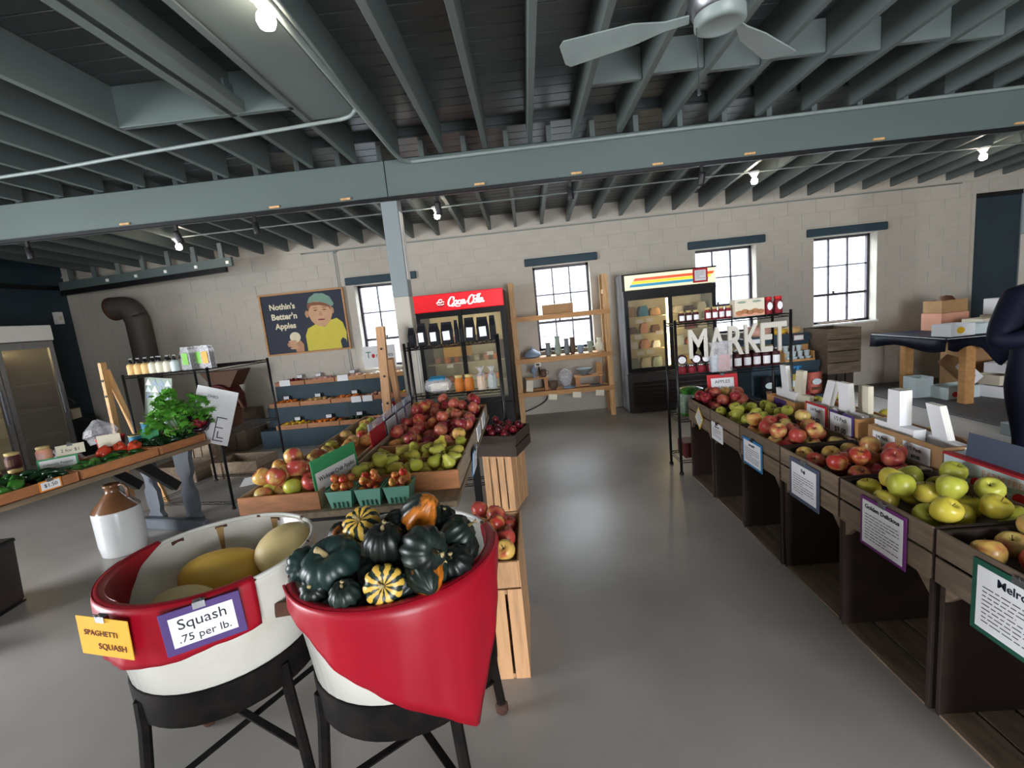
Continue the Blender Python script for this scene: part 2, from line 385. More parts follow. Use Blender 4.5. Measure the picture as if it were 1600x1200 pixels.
# low ledge seam along the right part of the back wall, and the wall plate under the joists
struct(B(3.9, 6.4, YB - 0.018, YB, 0.8, 0.815).build('trim_2', 'wall'))
struct(B(XL, XR, YB - 0.02, YB, 2.815, 2.84).build('trim_3', 'wall'))

def wall_hole(name, x0, x1, y0, y1, z1, hole, m):
    mb = MB()
    if x1 - x0 < y1 - y0:
        for a, b, c, d in rects_minus(y0, y1, 0, z1, hole): mb.box(x0, x1, a, b, c, d)
    else:
        for a, b, c, d in rects_minus(x0, x1, 0, z1, hole): mb.box(a, b, y0, y1, c, d)
    return struct(mb.build(name, m))
wall_hole('wall_left', XL - 0.2, XL, YF - 0.2, YB, 3.4, [(LDOOR[0], LDOOR[1], 0, LDOOR[2])], 'teal')
wall_hole('wall_front', XL - 0.2, XR + 0.2, YF - 0.2, YF, 3.4, [(FILL_OPENING[0], FILL_OPENING[1], 0, FILL_OPENING[2])], 'wall')
wall_hole('wall_right', XR, XR + 0.2, YF - 0.2, YB, 3.4, [], 'wall')
struct(B(XL, XL + 0.05, 4.2, YB, 2.62, 2.68).build('trim_4', 'black'))

# ceiling: planks and joists over both spans
SLOPE = math.atan2(0.17, 2.81)
ce = struct(B(XL - 0.2, XR + 0.2, YF - 0.2, 4.5, 3.30, 3.40).build('ceiling', 'deck'))
far = MB(); far.add([(x, y, z) for x in (XL - 0.2, XR + 0.2) for y, z in ((4.36, 3.235), (7.42, 3.055), (7.42, 3.155), (4.36, 3.40))],
                    [(0, 1, 2, 3), (7, 6, 5, 4), (0, 4, 5, 1), (1, 5, 6, 2), (2, 6, 7, 3), (3, 7, 4, 0)])
far.build('deck_far', 'deck', ce)
pl = MB().bbox(XL, XR, 0.003, 0.137, 0, 0.02, 0.004).mesh('plank', 'deck')
y = -0.9
while y < 4.2:
    link('plank', pl, ce, (0, y, 3.28)); y += 0.14
for i in range(20):
    y = 4.36 + i * 0.14
    link('plank', pl, ce, (0, y, 3.215 - (y - 4.36) * 0.0588), (-0.0588, 0, 0))
JX = [round(-0.99 + 0.385 * k, 3) for k in range(-15, 24)]
def joist_mesh(y0, y1, h): return MB().bbox(-0.022, 0.022, y0, y1, 0, h, 0.003).mesh('joist', 'ceil')
jf = joist_mesh(-1.0, 4.28, 0.25); js = joist_mesh(3.2, 4.28, 0.25)
jb = MB().add([(x, y, z) for x in (-0.022, 0.022) for y, z in ((4.44, 3.015), (7.155, 2.85), (7.155, 3.05), (4.44, 3.215))],
              [(0, 1, 2, 3), (7, 6, 5, 4), (0, 4, 5, 1), (1, 5, 6, 2), (2, 6, 7, 3), (3, 7, 4, 0)]).mesh('joist', 'ceil')
for x in JX:
    short = -2.45 < x < -1.4 and abs(x + 1.76) > 0.1
    link('joist', js if short else jf, ce, (x, 0, 3.03))
    link('joist', jb, ce, (x + 0.18, 0, 0))
MB().bbox(-1.84, -1.66, -1.0, 3.15, 3.03, 3.10, 0.004).build('flat_beam', 'ceil', ce)
MB().bbox(-2.53, -1.36, 3.15, 3.195, 3.03, 3.28, 0.004).build('header', 'beam', ce)
B(-1.80, -1.72, 3.06, 3.15, 3.1, 3.2).build('hanger_bracket', 'ceil', ce)
MB().bbox(-1.352, -1.02, -1.0, 3.4, 3.04, 3.06, 0.003).build('soffit_board', 'ceil', ce)
bl = MB().bbox(0, 0.335, -0.02, 0.02, 0, 0.2, 0.003).mesh('blocking', 'ceil')
for i, x in enumerate(JX):
    if 0.2 < x < 5: link('blocking', bl, ce, (x + 0.025, 3.35 + (0.06 if i % 2 else 0), 3.05))
    if 0.9 < x < 4.6 and i % 2: link('blocking', bl, ce, (x + 0.205, 5.3, 2.98))

# main beam, track lighting, post
bm_ = thing('support_beam', 'deep grey painted timber beam crossing the room under the ceiling joists', 'beam', (0, 0, 0))
MB().bbox(XL, XR, 4.3, 4.38, 2.72, 3.03, 0.006).build('front_board', 'beam', bm_)
MB().bbox(XL, XR, 4.38, 4.46, 2.72, 3.012, 0.006).build('rear_board', 'post', bm_)
B(-1.13, -1.122, 4.298, 4.3, 2.72, 3.03).build('board_joint', 'black', bm_)
for x in (-3.6, -2.2, -1.55, -0.35, 0.5, 1.2, 1.98, 3.05, 4.2):
    B(x, x + 0.09, 4.285, 4.2995, 2.735, 2.752).build('wood_shim', 'wood', bm_)
MB().bbox(-4.85, 4.9, 4.27, 4.299, 2.685, 2.718, 0.003).build('light_track', 'black', bm_)
def post(x, label, w_=0.15):
    t = thing('support_post', label, 'post', (x, 4.38, 0))
    MB().bbox(-w_ / 2, w_ / 2, -0.07, 0.07, 1.85, 2.718, 0.006).build('upper_shaft', 'post', t)
    MB().bbox(-w_ / 2, w_ / 2, -0.07, 0.07, 0.12, 1.85, 0.006).build('lower_shaft', 'wall', t)
    MB().bbox(-w_ / 2 - 0.04, w_ / 2 + 0.04, -0.11, 0.11, 0, 0.12, 0.008).build('foot_block', 'post', t)
    for z in (1.2, 2.3): B(w_ / 2, w_ / 2 + 0.006, -0.05, 0.05, z - .3, z + .3).build('corner_strip', 'white', t)
post(-1.13, 'grey square post in front of the leftmost window, painted beige below')
post(4.53, 'grey square post at the right edge of the view')
def spot(x, lit, label, i):
    t = thing('track_spotlight', label, 'spotlight', (x, 4.285, 2.684), group='spotlights on the beam track')
    B(-0.012, 0.012, -0.012, 0.012, -0.05, 0).build('mount', 'black', t)
    m = Matrix.Translation((0, 0, -0.1)) @ Matrix.Rotation(0.5 if lit else 0.15, 4, 'X')
    MB().lathe([(0.018, 0.05), (0.026, 0.045), (0.03, -0.04), (0.032, -0.055), (0.028, -0.055)], 14, m).build('head', 'blackplastic', t, True)
    MB().lathe([(0.0, -0.05), (0.016, -0.056), (0.027, -0.052)], 14, m, False).build('lens', 'spotface' if lit else 'black', t, True)
spot(-3.08, 1, 'lit black track spotlight left of the post, by the hanging rail', 0)
spot(-2.35, 0, 'unlit black track spotlight pointing down left of the post', 1)
spot(-0.69, 1, 'lit black track spotlight just right of the grey post', 2)
spot(0.48, 0, 'unlit black track spotlight above the wooden shelf', 3)
spot(1.61, 1, 'lit black track spotlight on the right half of the beam', 4)
spot(-4.5, 0, 'unlit black track spotlight at the far left end of the track', 5)
def bulb(loc, label, s=1.0):
    t = thing('ceiling_bulb', label, 'light bulb', loc, group='bare bulbs in porcelain holders')
    MB().lathe([(0.0, 0), (0.06 * s, 0), (0.062 * s, -0.012), (0.04 * s, -0.03), (0.03 * s, -0.05), (0.022 * s, -0.05)], 18).build('porcelain_holder', 'white', t, True)
    MB().lathe([(0.014 * s, -0.05), (0.02 * s, -0.065), (0.034 * s, -0.09), (0.036 * s, -0.11), (0.028 * s, -0.132), (0.0, -0.142)], 18).build('bulb', 'bulb', t, True)
bulb((-0.99, 2.17, 3.04), 'large bare bulb in a white holder on the ceiling, nearest the camera', 1.1)
bulb((-0.95, 5.75, 2.93), 'bare lit bulb hanging beyond the beam beside the grey post')
bulb((-4.15, 5.75, 2.90), 'bare lit bulb above the hanging rail at left')
bulb((2.76, 5.75, 2.93), 'bare lit bulb in front of the third window')
bulb((5.3, 5.75, 2.92), 'bare lit bulb at far right near the dark door')
# conduits
def conduit(pts, r, label, k=6):
    return tag(MB().tube(smooth_path(pts, k), r, 8).build('conduit', 'conduit', None, True), label, 'conduit')
conduit([(-7, 3.75, 3.0), (-3.9, 3.62, 3.0), (-2.7, 3.5, 3.0), (-1.35, 3.36, 3.0), (-1.1, 3.33, 3.0), (-1.0, 3.25, 3.0), (-0.96, 3.1, 3.0), (-0.93, 2.2, 3.0), (-0.93, 0.2, 3.0)], 0.013, 'grey conduit that runs from the left and bends towards the camera below the joists')
conduit([(-0.955, 0.5, 2.985), (-0.955, 3.2, 2.985), (-0.955, 4.05, 2.985), (-0.9, 4.24, 2.985), (-0.75, 4.27, 2.985), (0, 4.275, 2.99), (2, 4.275, 3.0), (4.5, 4.275, 3.02)], 0.016, 'thick grey conduit turning along the upper edge of the main beam')
conduit([(-4.1, 5.75, 2.91), (-2, 5.75, 2.92), (2.7, 5.75, 2.93), (5.3, 5.75, 2.92), (7, 5.75, 2.92)], 0.009, 'thin conduit linking the bulbs beyond the beam')
conduit([(2.2, 1.2, 3.015), (2.45, 2.1, 3.015), (2.52, 2.35, 3.015), (2.62, 2.45, 3.015), (2.85, 2.5, 3.015), (4.5, 2.6, 3.015)], 0.014, 'bent grey conduit under the joists in the upper right corner')
conduit([(-2.8, 7.13, 0.9), (-2.8, 7.13, 2.6), (-2.8, 7.13, 2.74), (-2.74, 7.13, 2.78), (-2.6, 7.13, 2.79), (6.3, 7.13, 2.79)], 0.008, 'thin cream conduit dropping down the back wall beside the poster')
# hanging rail at far left
hr = thing('hanging_rail', 'grey timber rail hung below the ceiling at far left, black track underneath', 'rail', (0, 0, 0))
def bar(p, q, w_, h_, name, m, par):
    p, q = Vector(p), Vector(q); d = q - p; L_ = d.length
    mt = Matrix.Translation((p + q) / 2) @ d.to_track_quat('X', 'Z').to_matrix().to_4x4()
    return MB().box(-L_ / 2, L_ / 2, -w_ / 2, w_ / 2, -h_ / 2, h_ / 2, mt).build(name, m, par)
RA, RB = (-6.95, 6.95, 2.66), (-3.95, 6.45, 2.68)
bar(RA, RB, 0.04, 0.12, 'rail_board', 'beam', hr)
bar((RA[0], RA[1], RA[2] - 0.1), (RB[0] - .1, RB[1], RB[2] - 0.1), 0.05, 0.07, 'black_track', 'black', hr)
for k in range(7):
    f_ = 0.08 + k * 0.145; p = [RA[i] + (RB[i] - RA[i]) * f_ for i in range(3)]
    B(p[0] - 0.03, p[0] + 0.03, p[1] - 0.02, p[1] + 0.02, p[2] + 0.05, 2.94).build('hanger', 'ceil', hr)
for k in range(5):
    f_ = 0.3 + k * 0.17; p = [RA[i] + (RB[i] - RA[i]) * f_ for i in range(3)]
    B(p[0] - 0.02, p[0] + 0.02, p[1] - 0.035, p[1] - 0.021, p[2] - 0.03, p[2] + 0.01).build('plate', 'white', hr)

# ceiling fan at rest
fan = thing('ceiling_fan', 'grey ceiling fan with drooping pull chain, at the top of the view', 'fan', (0.85, 2.02, 3.0))
MB().lathe([(0.05, 0.03), (0.055, -0.03), (0.014, -0.05), (0.014, -0.17), (0.05, -0.18)], 16).build('downrod', 'steel', fan, True)
MB().lathe([(0.03, -0.17), (0.1, -0.19), (0.115, -0.24), (0.115, -0.31), (0.1, -0.335), (0.092, -0.345)], 24).build('motor_housing', 'steel', fan, True)
MB().lathe([(0.095, -0.335), (0.095, -0.375), (0.075, -0.385), (0.07, -0.38), (0.0, -0.382)], 24, Matrix.Translation((0, 0, 0)), False).build('bottom_cap', 'conduit', fan, True)
for k in range(3):
    a = math.radians(163 + 120 * k)
    o = MB().prism([(0.11, -0.02), (0.2, -0.022), (0.32, -0.06), (0.6, -0.075), (0.62, -0.05), (0.62, 0.05), (0.6, 0.075), (0.32, 0.05), (0.2, 0.022), (0.11, 0.02)], -0.003, 0.003, Matrix.Rotation(PI / 2, 4, 'X')).build('blade', 'conduit', fan, False, (0, 0, -0.33), (0.2 * math.cos(a), 0.2 * math.sin(a), a))
    o.rotation_euler = Euler((0.22, 0, a), 'XYZ')
ch = MB().tube([(-0.09, 0, -0.38), (-0.088, 0, -0.60)], 0.0022, 6).build('pull_chain', 'chrome', fan)
MB().lathe([(0.0, -0.625), (0.007, -0.62), (0.005, -0.6), (0.0, -0.598)], 8, Matrix.Translation((-0.088, 0, 0))).build('chain_weight', 'chrome', ch)

# windows, lintels, sills
def window(i, a, b):
    t = bpy.data.objects.new('window_%d' % i, None); C.objects.link(t); struct(t)
    yw = YB + 0.17; w_ = b - a; h_ = WZ1 - WZ0
    fr = MB()
    for q in ((a, a + 0.035, WZ0, WZ1), (b - 0.035, b, WZ0, WZ1), (a, b, WZ0, WZ0 + 0.03), (a, b, WZ1 - 0.035, WZ1)): fr.box(q[0], q[1], yw - 0.02, yw + 0.03, q[2], q[3])
    fr.build('window_frame', 'darkframe', t)
    xs = [a + 0.035 + (w_ - 0.07) * k / 3 for k in range(4)]; zs = [WZ0 + 0.03, WZ0 + h_ * 0.335, WZ0 + h_ * 0.665, WZ1 - 0.035]
    for x in xs[1:3]: B(x - 0.009, x + 0.009, yw - 0.012, yw + 0.02, zs[0], zs[3]).build('glazing_bar', 'darkframe', t)
    for k, z in enumerate(zs[1:3]):
        th = 0.018 if k == 0 else 0.009
        B(xs[0], xs[3], yw - 0.015, yw + 0.02, z - th, z + th).build('glazing_bar', 'darkframe', t)
    for p in range(3):
        for q in range(3):
            B(xs[p] + 0.006, xs[p + 1] - 0.006, yw, yw + 0.004, zs[q] + 0.006, zs[q + 1] - 0.006).build('pane', 'glass', t)
    B(xs[1] + 0.05, xs[1] + 0.075, yw - 0.03, yw - 0.015, zs[1] + 0.016, zs[1] + 0.05).build('latch', 'darkframe', t)
    MB().bbox(a - 0.11, b + 0.12, YB - 0.05, YB - 0.002, WZ1 + 0.01, WZ1 + 0.12, 0.008).build('lintel', 'teal_light', t)
    MB().bbox(a - 0.02, b + 0.02, YB - 0.03, YB + 0.14, WZ0 - 0.03, WZ0, 0.004).build('window_sill', 'wall' if i != 4 else 'white', t)
for i, (a, b) in enumerate(BACK_WINDOWS): window(i + 1, a, b)
tag(MB().cbox((4.55, YB - 0.06, 1.0), (0.5, 0.05, 0.022), (0, 0.0, 0)).build('loose_board', 'crate'), 'weathered board lying on the sill of the rightmost window', 'board')
# door at far right
d = bpy.data.objects.new('door_1', None); C.objects.link(d); struct(d)
MB().bbox(6.50, 7.14, YB - 0.02, YB + 0.004, 0.014, 2.56, 0.004).build('door_leaf', 'teal', d)
B(6.46, 6.50, YB - 0.035, YB + 0.004, 0.012, 2.62).build('door_jamb', 'wall', d)
B(7.14, 7.2, YB - 0.04, YB + 0.004, 0.012, 2.62).build('door_jamb', 'post', d)
B(6.5, 7.14, YB - 0.04, YB + 0.004, 2.56, 2.62).build('door_head', 'black', d)

# outside the windows
tag(B(-9, 12, 7.5, 40, -0.35, -0.3).build('yard', 'siding'), 'pale paved yard seen through the windows', 'yard', kind='stuff')
ob = thing('neighbour_building', 'pale sided building seen through the windows', 'building', (0, 0, 0))
B(-9, 14, 13, 17, -0.3, 4.2).build('wall', 'siding', ob); MB().bbox(-9.2, 14.2, 12.8, 17.2, 4.2, 4.4, 0.02).build('roof', 'roof', ob)
for k in range(9): B(-9.01, 14.01, 12.97, 13.0, k * 0.45, k * 0.45 + 0.42).build('siding_board', 'siding', ob)
ld = thing('stepladder', 'aluminium stepladder outside the rightmost window', 'ladder', (6.15, 9.2, -0.3))
for s in (0, 1):
    MB().tube([(-0.02 + s * 0.36, 0, 0), (0.16 + s * 0.22, 0.3, 2.2)], 0.025, 6).build('rail', 'steel', ld)
for k in range(7):
    f_ = (k + 0.5) / 7.5; MB().cbox((0.16 + 0.09 * f_ + 0.02, 0.3 * f_, 2.2 * f_), (0.38 - 0.12 * f_, 0.08, 0.03)).build('rung', 'steel', ld)
# ------------------------------------------------------------ back wall: fridges, shelf, poster, stepped bins
def jar(name, label, cat, loc, r, h, body, lid, group=None, label_m=None, rot=None, lidh=0.18):
    t = thing(name, label, cat, loc, group=group, rot=rot)
    MB().lathe([(r * 0.9, 0), (r, h * 0.04), (r, h * 0.66), (r * 0.8, h * 0.78), (r * 0.8, h * (1 - lidh))], 14).build('body', body, t, True)
    MB().lathe([(r * 0.84, h * (1 - lidh)), (r * 0.86, h * 0.98), (r * 0.8, h), (0, h)], 14).build('lid', lid, t, True)
    if label_m:
        MB().add([(r * 1.01 * math.cos(a), r * 1.01 * math.sin(a), z) for z in (h * 0.15, h * 0.58) for a in [math.radians(q) for q in range(-140, -39, 20)]],
                 [(i, i + 1, i + 7, i + 6) for i in range(5)]).build('label', label_m, t)
    return t
# red-signed drinks fridge
cf = thing('drinks_fridge', 'tall black two-door fridge with a lit red sign on top', 'fridge', (-0.9, 6.35, 0))
def fridge_shell(t, hw, dep, H_, z0, z1, body, side, liner):
    B(-hw, -hw + 0.05, 0.04, dep, 0.02, H_).build('side_panel', side, t); B(hw - 0.05, hw, 0.04, dep, 0.02, H_).build('side_panel', side, t)
    B(-hw + 0.05, hw - 0.05, dep - 0.04, dep, 0.02, H_).build('back_panel', liner, t)
    B(-hw + 0.05, hw - 0.05, 0.04, dep - 0.04, z1 + 0.02, H_).build('top_box', body, t)
    B(-hw + 0.05, hw - 0.05, 0.04, dep - 0.04, 0.02, z0 - 0.02).build('compressor_box', body, t)
fridge_shell(cf, 0.61, 0.72, 1.94, 0.42, 1.66, 'fridgeblack', 'fridgeblack', 'fridgein')
MB().bbox(-0.61, 0.61, 0, 0.04, 0.02, 0.40, 0.004).build('lower_grille', 'fridgeblack', cf)
for s, dx in ((-1, 0.0), (1, 0.012)):
    a, b = (-0.6, 0.02) if s < 0 else (-0.02, 0.6)
    df = MB()
    for q in ((a, a + 0.05, 0.41, 1.70), (b - 0.05, b, 0.41, 1.70), (a + 0.05, b - 0.05, 0.41, 0.48), (a + 0.05, b - 0.05, 1.64, 1.70)): df.box(q[0], q[1], 0.0 + dx, 0.012 + dx, q[2], q[3])
    dd = df.build('door', 'fridgeblack', cf)
    B(a + 0.05, b - 0.05, 0.004 + dx, 0.008 + dx, 0.48, 1.64).build('door_glass', 'fglass', dd)
sg = MB().bbox(-0.61, 0.61, -0.03, 0.03, 1.72, 1.95, 0.008).build('sign_panel', 'cola', cf)
B(-0.615, 0.615, -0.02, 0.06, 1.70, 1.72).build('sign_trim', 'fridgeblack', cf)
# script lettering built as tapered strokes
def strokes(paths, wdt, m, parent, name, loc, k=8):
    mb = MB()
    for pts in paths:
        P = smooth_path([(x, 0, z) for x, z in pts], k); n = len(P)
        for i in range(n):
            d_ = (P[min(i + 1, n - 1)] - P[max(i - 1, 0)]); d_.normalize()
            nn = Vector((-d_.z, 0, d_.x)); w_ = wdt * (0.45 + 0.75 * abs(d_.z)) * (0.6 if i in (0, n - 1) else 1)
            p, q = P[i] + nn * w_, P[i] - nn * w_
            mb.v += [tuple(p), tuple(q)]
            if i: o_ = len(mb.v); mb.f.append((o_ - 4, o_ - 3, o_ - 1, o_ - 2))
    return mb.build(name, m, parent, False, loc)
Cc = [(0.062, 0.05), (0.07, 0.085), (0.04, 0.095), (0.005, 0.06), (-0.012, 0.01), (0.005, -0.02), (0.035, -0.01), (0.06, 0.015)]
def sh(pts, dx, dz=0, k=1): return [(x * k + dx, z * k + dz) for x, z in pts]
oo = [(0.03, 0.045), (0.008, 0.035), (0.0, 0.008), (0.018, -0.008), (0.038, 0.008), (0.042, 0.032), (0.03, 0.045), (0.048, 0.04)]
cc = [(0.042, 0.035), (0.03, 0.045), (0.008, 0.032), (0.0, 0.008), (0.018, -0.008), (0.042, 0.008)]
aa = [(0.045, 0.045), (0.025, 0.045), (0.003, 0.02), (0.008, -0.008), (0.028, 0.005), (0.048, 0.045), (0.04, 0.005), (0.052, -0.006), (0.066, 0.01)]
ll = [(0.0, 0.01), (0.03, 0.06), (0.035, 0.1), (0.018, 0.085), (0.005, 0.02), (0.015, -0.008), (0.03, 0.005)]
strokes([sh(Cc, -0.20), sh(oo, -0.135), sh(cc, -0.085), sh(aa, -0.04), [(0.028, 0.02), (0.05, 0.024)], sh(Cc, 0.07, 0, 0.97), sh(oo, 0.13), sh(ll, 0.175), sh(aa, 0.205),
         [(-0.17, -0.03), (-0.13, -0.022), (-0.09, -0.035), (-0.05, -0.028)], [(0.11, 0.1), (0.15, 0.085), (0.21, 0.09), (0.235, 0.105)]],
        0.0095, 'signwhite', sg, 'script_lettering', (0.08, -0.0335, 1.80))
em = MB().prism([(0.055 * math.cos(i * PI / 8) - 0.235, 0.045 * math.sin(i * PI / 8)) for i in range(16)], -0.0335, -0.0325)
em.build('emblem', 'redtub', sg, False, (0, 0, 1.82))
strokes([[(-0.29, 0.0), (-0.265, 0.02), (-0.24, 0.005), (-0.215, 0.02), (-0.185, 0.012)], [(-0.28, -0.015), (-0.23, -0.02), (-0.19, -0.012)], [(-0.262, 0.035), (-0.235, 0.05), (-0.21, 0.04)]], 0.008, 'signwhite', sg, 'emblem_lettering', (0, -0.034, 1.825))
for z in (0.70, 0.98, 1.26): B(-0.55, 0.55, 0.12, 0.64, z, z + 0.012).build('shelf', 'fridgein', cf)
B(-0.02, 0.02, 0.06, 0.09, 0.44, 1.64).build('centre_mullion', 'fridgeblack', cf)
for x in (-0.5, 0.06): B(x, x + 0.44, 0.10, 0.13, 1.655, 1.675).build('light_tube', 'tube', cf)
B(-0.30, 0.10, 0.116, 0.12, 1.08, 1.26).build('yellow_banner', 'yellowsheet', cf)
rj = random.Random(5)
for z, items in ((0.992, 7), (0.712, 6), (1.272, 4)):
    for i in range(items):
        x = -0.42 + i * (0.84 / max(items - 1, 1))
        c = ['honey', 'cream', 'orange', 'brown', 'salmon'][(i * 3 + int(z * 10)) % 5]
        t = tag(MB().lathe([(0.04, 0), (0.045, 0.01), (0.045, 0.07), (0.035, 0.085), (0, 0.085)], 10).build('food_tub', c, None, True, (-0.9 + x, 6.35 + 0.22, z + 0.001)),
                'small food tub standing inside the red-signed fridge', 'tub', 'tubs inside the red-signed fridge')
for x, z in ((-0.28, 0.93), (0.3, 1.06)):
    B(x, x + 0.09, 0.108, 0.112, z, z + 0.05).build('price_tag', 'paper', cf)
# sliding door fridge with the striped sign
gf = thing('sliding_door_fridge', 'wide black sliding-door fridge under a lit cream sign with coloured stripes', 'fridge', (2.0, 6.62, 0))
fridge_shell(gf, 0.64, 0.5, 1.97, 0.60, 1.66, 'fridgebrown', 'fridgegrey', 'fridgein')
MB().bbox(-0.64, 0.64, 0, 0.04, 0.02, 0.58, 0.004).build('lower_panel', 'fridgebrown', gf)
for k in range(6): MB().cbox((0, -0.006, 0.13 + k * 0.06), (1.16, 0.02, 0.035), (0.5, 0, 0)).build('louvre', 'fridgebrown', gf)
B(-0.63, 0.63, 0.0, 0.04, 1.66, 1.74).build('header_trim', 'fridgeblack', gf)
for s, dx in ((-1, 0.0), (1, 0.012)):
    a, b = (-0.63, 0.02) if s < 0 else (-0.02, 0.63)
    df = MB()
    for q in ((a, a + 0.05, 0.59, 1.66), (b - 0.05, b, 0.59, 1.66), (a + 0.05, b - 0.05, 0.59, 0.65), (a + 0.05, b - 0.05, 1.61, 1.66)): df.box(q[0], q[1], 0.0 + dx, 0.012 + dx, q[2], q[3])
    dd = df.build('door', 'fridgeblack', gf)
    B(a + 0.05, b - 0.05, 0.004 + dx, 0.008 + dx, 0.65, 1.61).build('door_glass', 'fglass', dd)
sg2 = MB().bbox(-0.62, 0.62, -0.03, 0.04, 1.75, 1.95, 0.004).build('sign_panel', 'litcream', gf)
B(-0.64, 0.64, -0.02, 0.05, 1.95, 1.97).build('sign_trim', 'fridgeblack', gf); B(-0.64, -0.62, -0.032, 0.05, 1.74, 1.97).build('sign_trim', 'fridgeblack', gf)
for z, m, x in ((1.885, 'litorange', -0.50), (1.845, 'lityellow', -0.53), (1.805, 'litblue', -0.56)):
    MB().prism([(x, z - 0.018), (0.54 + (z - 1.845), z - 0.018), (0.565 + (z - 1.845), z + 0.018), (x + 0.025, z + 0.018)], -0.032, -0.0305).build('stripe', m, sg2)
card('notice', 'red-framed white notice stuck on the striped fridge sign', 'notice', (2.41, 6.583, 1.86), 0, 0.2, 0.19, 'cardred', bw=0.025, lines=5)
B(-0.045, -0.02, 0.045, 0.06, 0.66, 1.6).build('light_tube', 'tube', gf)
for z in (0.90, 1.12, 1.36): B(-0.58, 0.58, 0.08, 0.44, z, z + 0.01).build('shelf', 'fridgein', gf)
gi = 0
for z in (0.63, 0.911, 1.131, 1.371):
    for i in range(7):
        x = -0.5 + i * 0.165
        if abs(x) < 0.06: continue
        c = [['sage', 'yolk', 'cream', 'potblue'], ['salmon', 'cups', 'paper', 'carrot'], ['brown', 'jamred', 'salmon', 'cream'], ['blue', 'cream', 'cardboard', 'jam']][int((z - 0.6) / 0.25) % 4][(i + gi) % 4]
        w_, h_ = rj.uniform(0.05, 0.07), rj.uniform(0.09, 0.15)
        gi += 1
        tag(MB().prism([(-w_, 0), (w_, 0), (w_ * 1.1, h_ * 0.5), (w_ * 0.8, h_), (-w_ * 0.7, h_ * 0.95), (-w_ * 1.1, h_ * 0.4)], -0.06, 0.06).build('wrapped_food', c, None, False, (2.0 + x, 6.62 + 0.22, z + 0.002)),
            'wrapped food packet on a shelf inside the striped-sign fridge', 'food packet', 'packets inside the striped-sign fridge')
for x, z in ((-0.47, 1.28), (-0.32, 1.29), (-0.5, 1.06), (-0.2, 1.1), (-0.48, 0.83), (-0.34, 0.84)): B(x, x + 0.1, 0.066, 0.07, z, z + 0.055).build('price_tag', 'paper', gf)
# open pine shelf
ws = thing('pine_shelf', 'open pine shelf unit standing in front of the second window', 'shelf', (0.47, 6.83, 0))
for x in (-0.66, 0.66):
    for y_ in (-0.14, 0.14): B(x - 0.035, x + 0.035, y_ - 0.02, y_ + 0.02, 0, 2.02).build('upright', 'wood', ws)
    for z in (0.25, 1.75): B(x - 0.02, x + 0.02, -0.12, 0.12, z, z + 0.06).build('cross_brace', 'wood', ws)
for z in (0.44, 0.93, 1.53):
    B(-0.625, 0.625, -0.16, 0.16, z - 0.02, z).build('shelf_board', 'woodx', ws)
    B(-0.70, 0.70, -0.18, -0.16, z - 0.065, z + 0.002).build('shelf_apron', 'woodx', ws)
for x in (-0.2, 0.15, 0.48): MB().cbox((x, -0.182, 0.35), (0.12, 0.003, 0.08), (0, 0.1, 0)).build('taped_note', 'cream', ws)
SX, SY = 0.47, 6.83
tag(MB().cbox((SX - 0.02, SY - 0.05, 1.60), (0.44, 0.03, 0.135), (0.1, 0, 0)).build('cardboard_sheet', 'cardboard'), 'plain cardboard sheet standing on the top pine shelf', 'cardboard')
def pot(name, label, loc, prof, m, cat='pottery', group=None, extra=None):
    t = thing(name, label, cat, loc, group=group); MB().lathe(prof, 16).build('body', m, t, True)
    if extra: extra(t)
    return t
def handle(r, z0, z1, x0):
    def f_(t): MB().tube(smooth_path([(x0, 0, z0), (x0 + r, 0, z0 + (z1 - z0) * 0.3), (x0 + r, 0, z0 + (z1 - z0) * 0.8), (x0, 0, z1)], 4), 0.006, 6).build('handle', 'potbrown', t, True)
    return f_
pot('covered_dish', 'blue-grey covered dish with a pointed lid on the pine shelf', (SX - 0.44, SY, 0.93), [(0.08, 0), (0.125, 0.015), (0.13, 0.03), (0.11, 0.07), (0.05, 0.11), (0.015, 0.125), (0.012, 0.145), (0.02, 0.155), (0, 0.165)], 'potblue')
vase = [(0.03, 0), (0.045, 0.02), (0.05, 0.06), (0.035, 0.12), (0.03, 0.16), (0.038, 0.19), (0.032, 0.19), (0.02, 0.15)]
pot('vase', 'small grey jug at the left of the vase row on the pine shelf', (SX - 0.2, SY, 0.93), vase, 'potgrey', extra=handle(0.025, 0.05, 0.15, 0.035))
pot('vase', 'tallest slim vase in the middle of the pine shelf', (SX - 0.06, SY, 0.93), [(r * 1.0, z * 1.45) for r, z in vase], 'sage')
pot('vase', 'grey-brown vase right of the tallest one on the pine shelf', (SX + 0.07, SY, 0.93), [(r * 0.95, z * 1.2) for r, z in vase], 'potgrey')
pot('vase', 'two-toned vase with a spout on the pine shelf', (SX + 0.155, SY + 0.03, 0.93), [(r * 0.9, z * 1.25) for r, z in vase], 'potbrown')
pot('mug', 'small squat cup between vases and tumbler on the pine shelf', (SX + 0.27, SY, 0.93), [(0.03, 0), (0.04, 0.01), (0.045, 0.11), (0.04, 0.11), (0.03, 0.02)], 'potblue')
pot('tumbler', 'flared grey tumbler on the pine shelf', (SX + 0.41, SY, 0.93), [(0.03, 0), (0.034, 0.05), (0.05, 0.16), (0.045, 0.16), (0.028, 0.05)], 'sage')
pot('vase', 'round glazed bottle vase at the right end of the pine shelf', (SX + 0.55, SY, 0.93), [(0.04, 0), (0.065, 0.05), (0.055, 0.11), (0.03, 0.15), (0.045, 0.2), (0.038, 0.2), (0.02, 0.15)], 'candlewhite')
rs = thing('riser', 'small wooden riser at the left of the lower pine shelf', 'riser', (SX - 0.40, SY, 0.44))
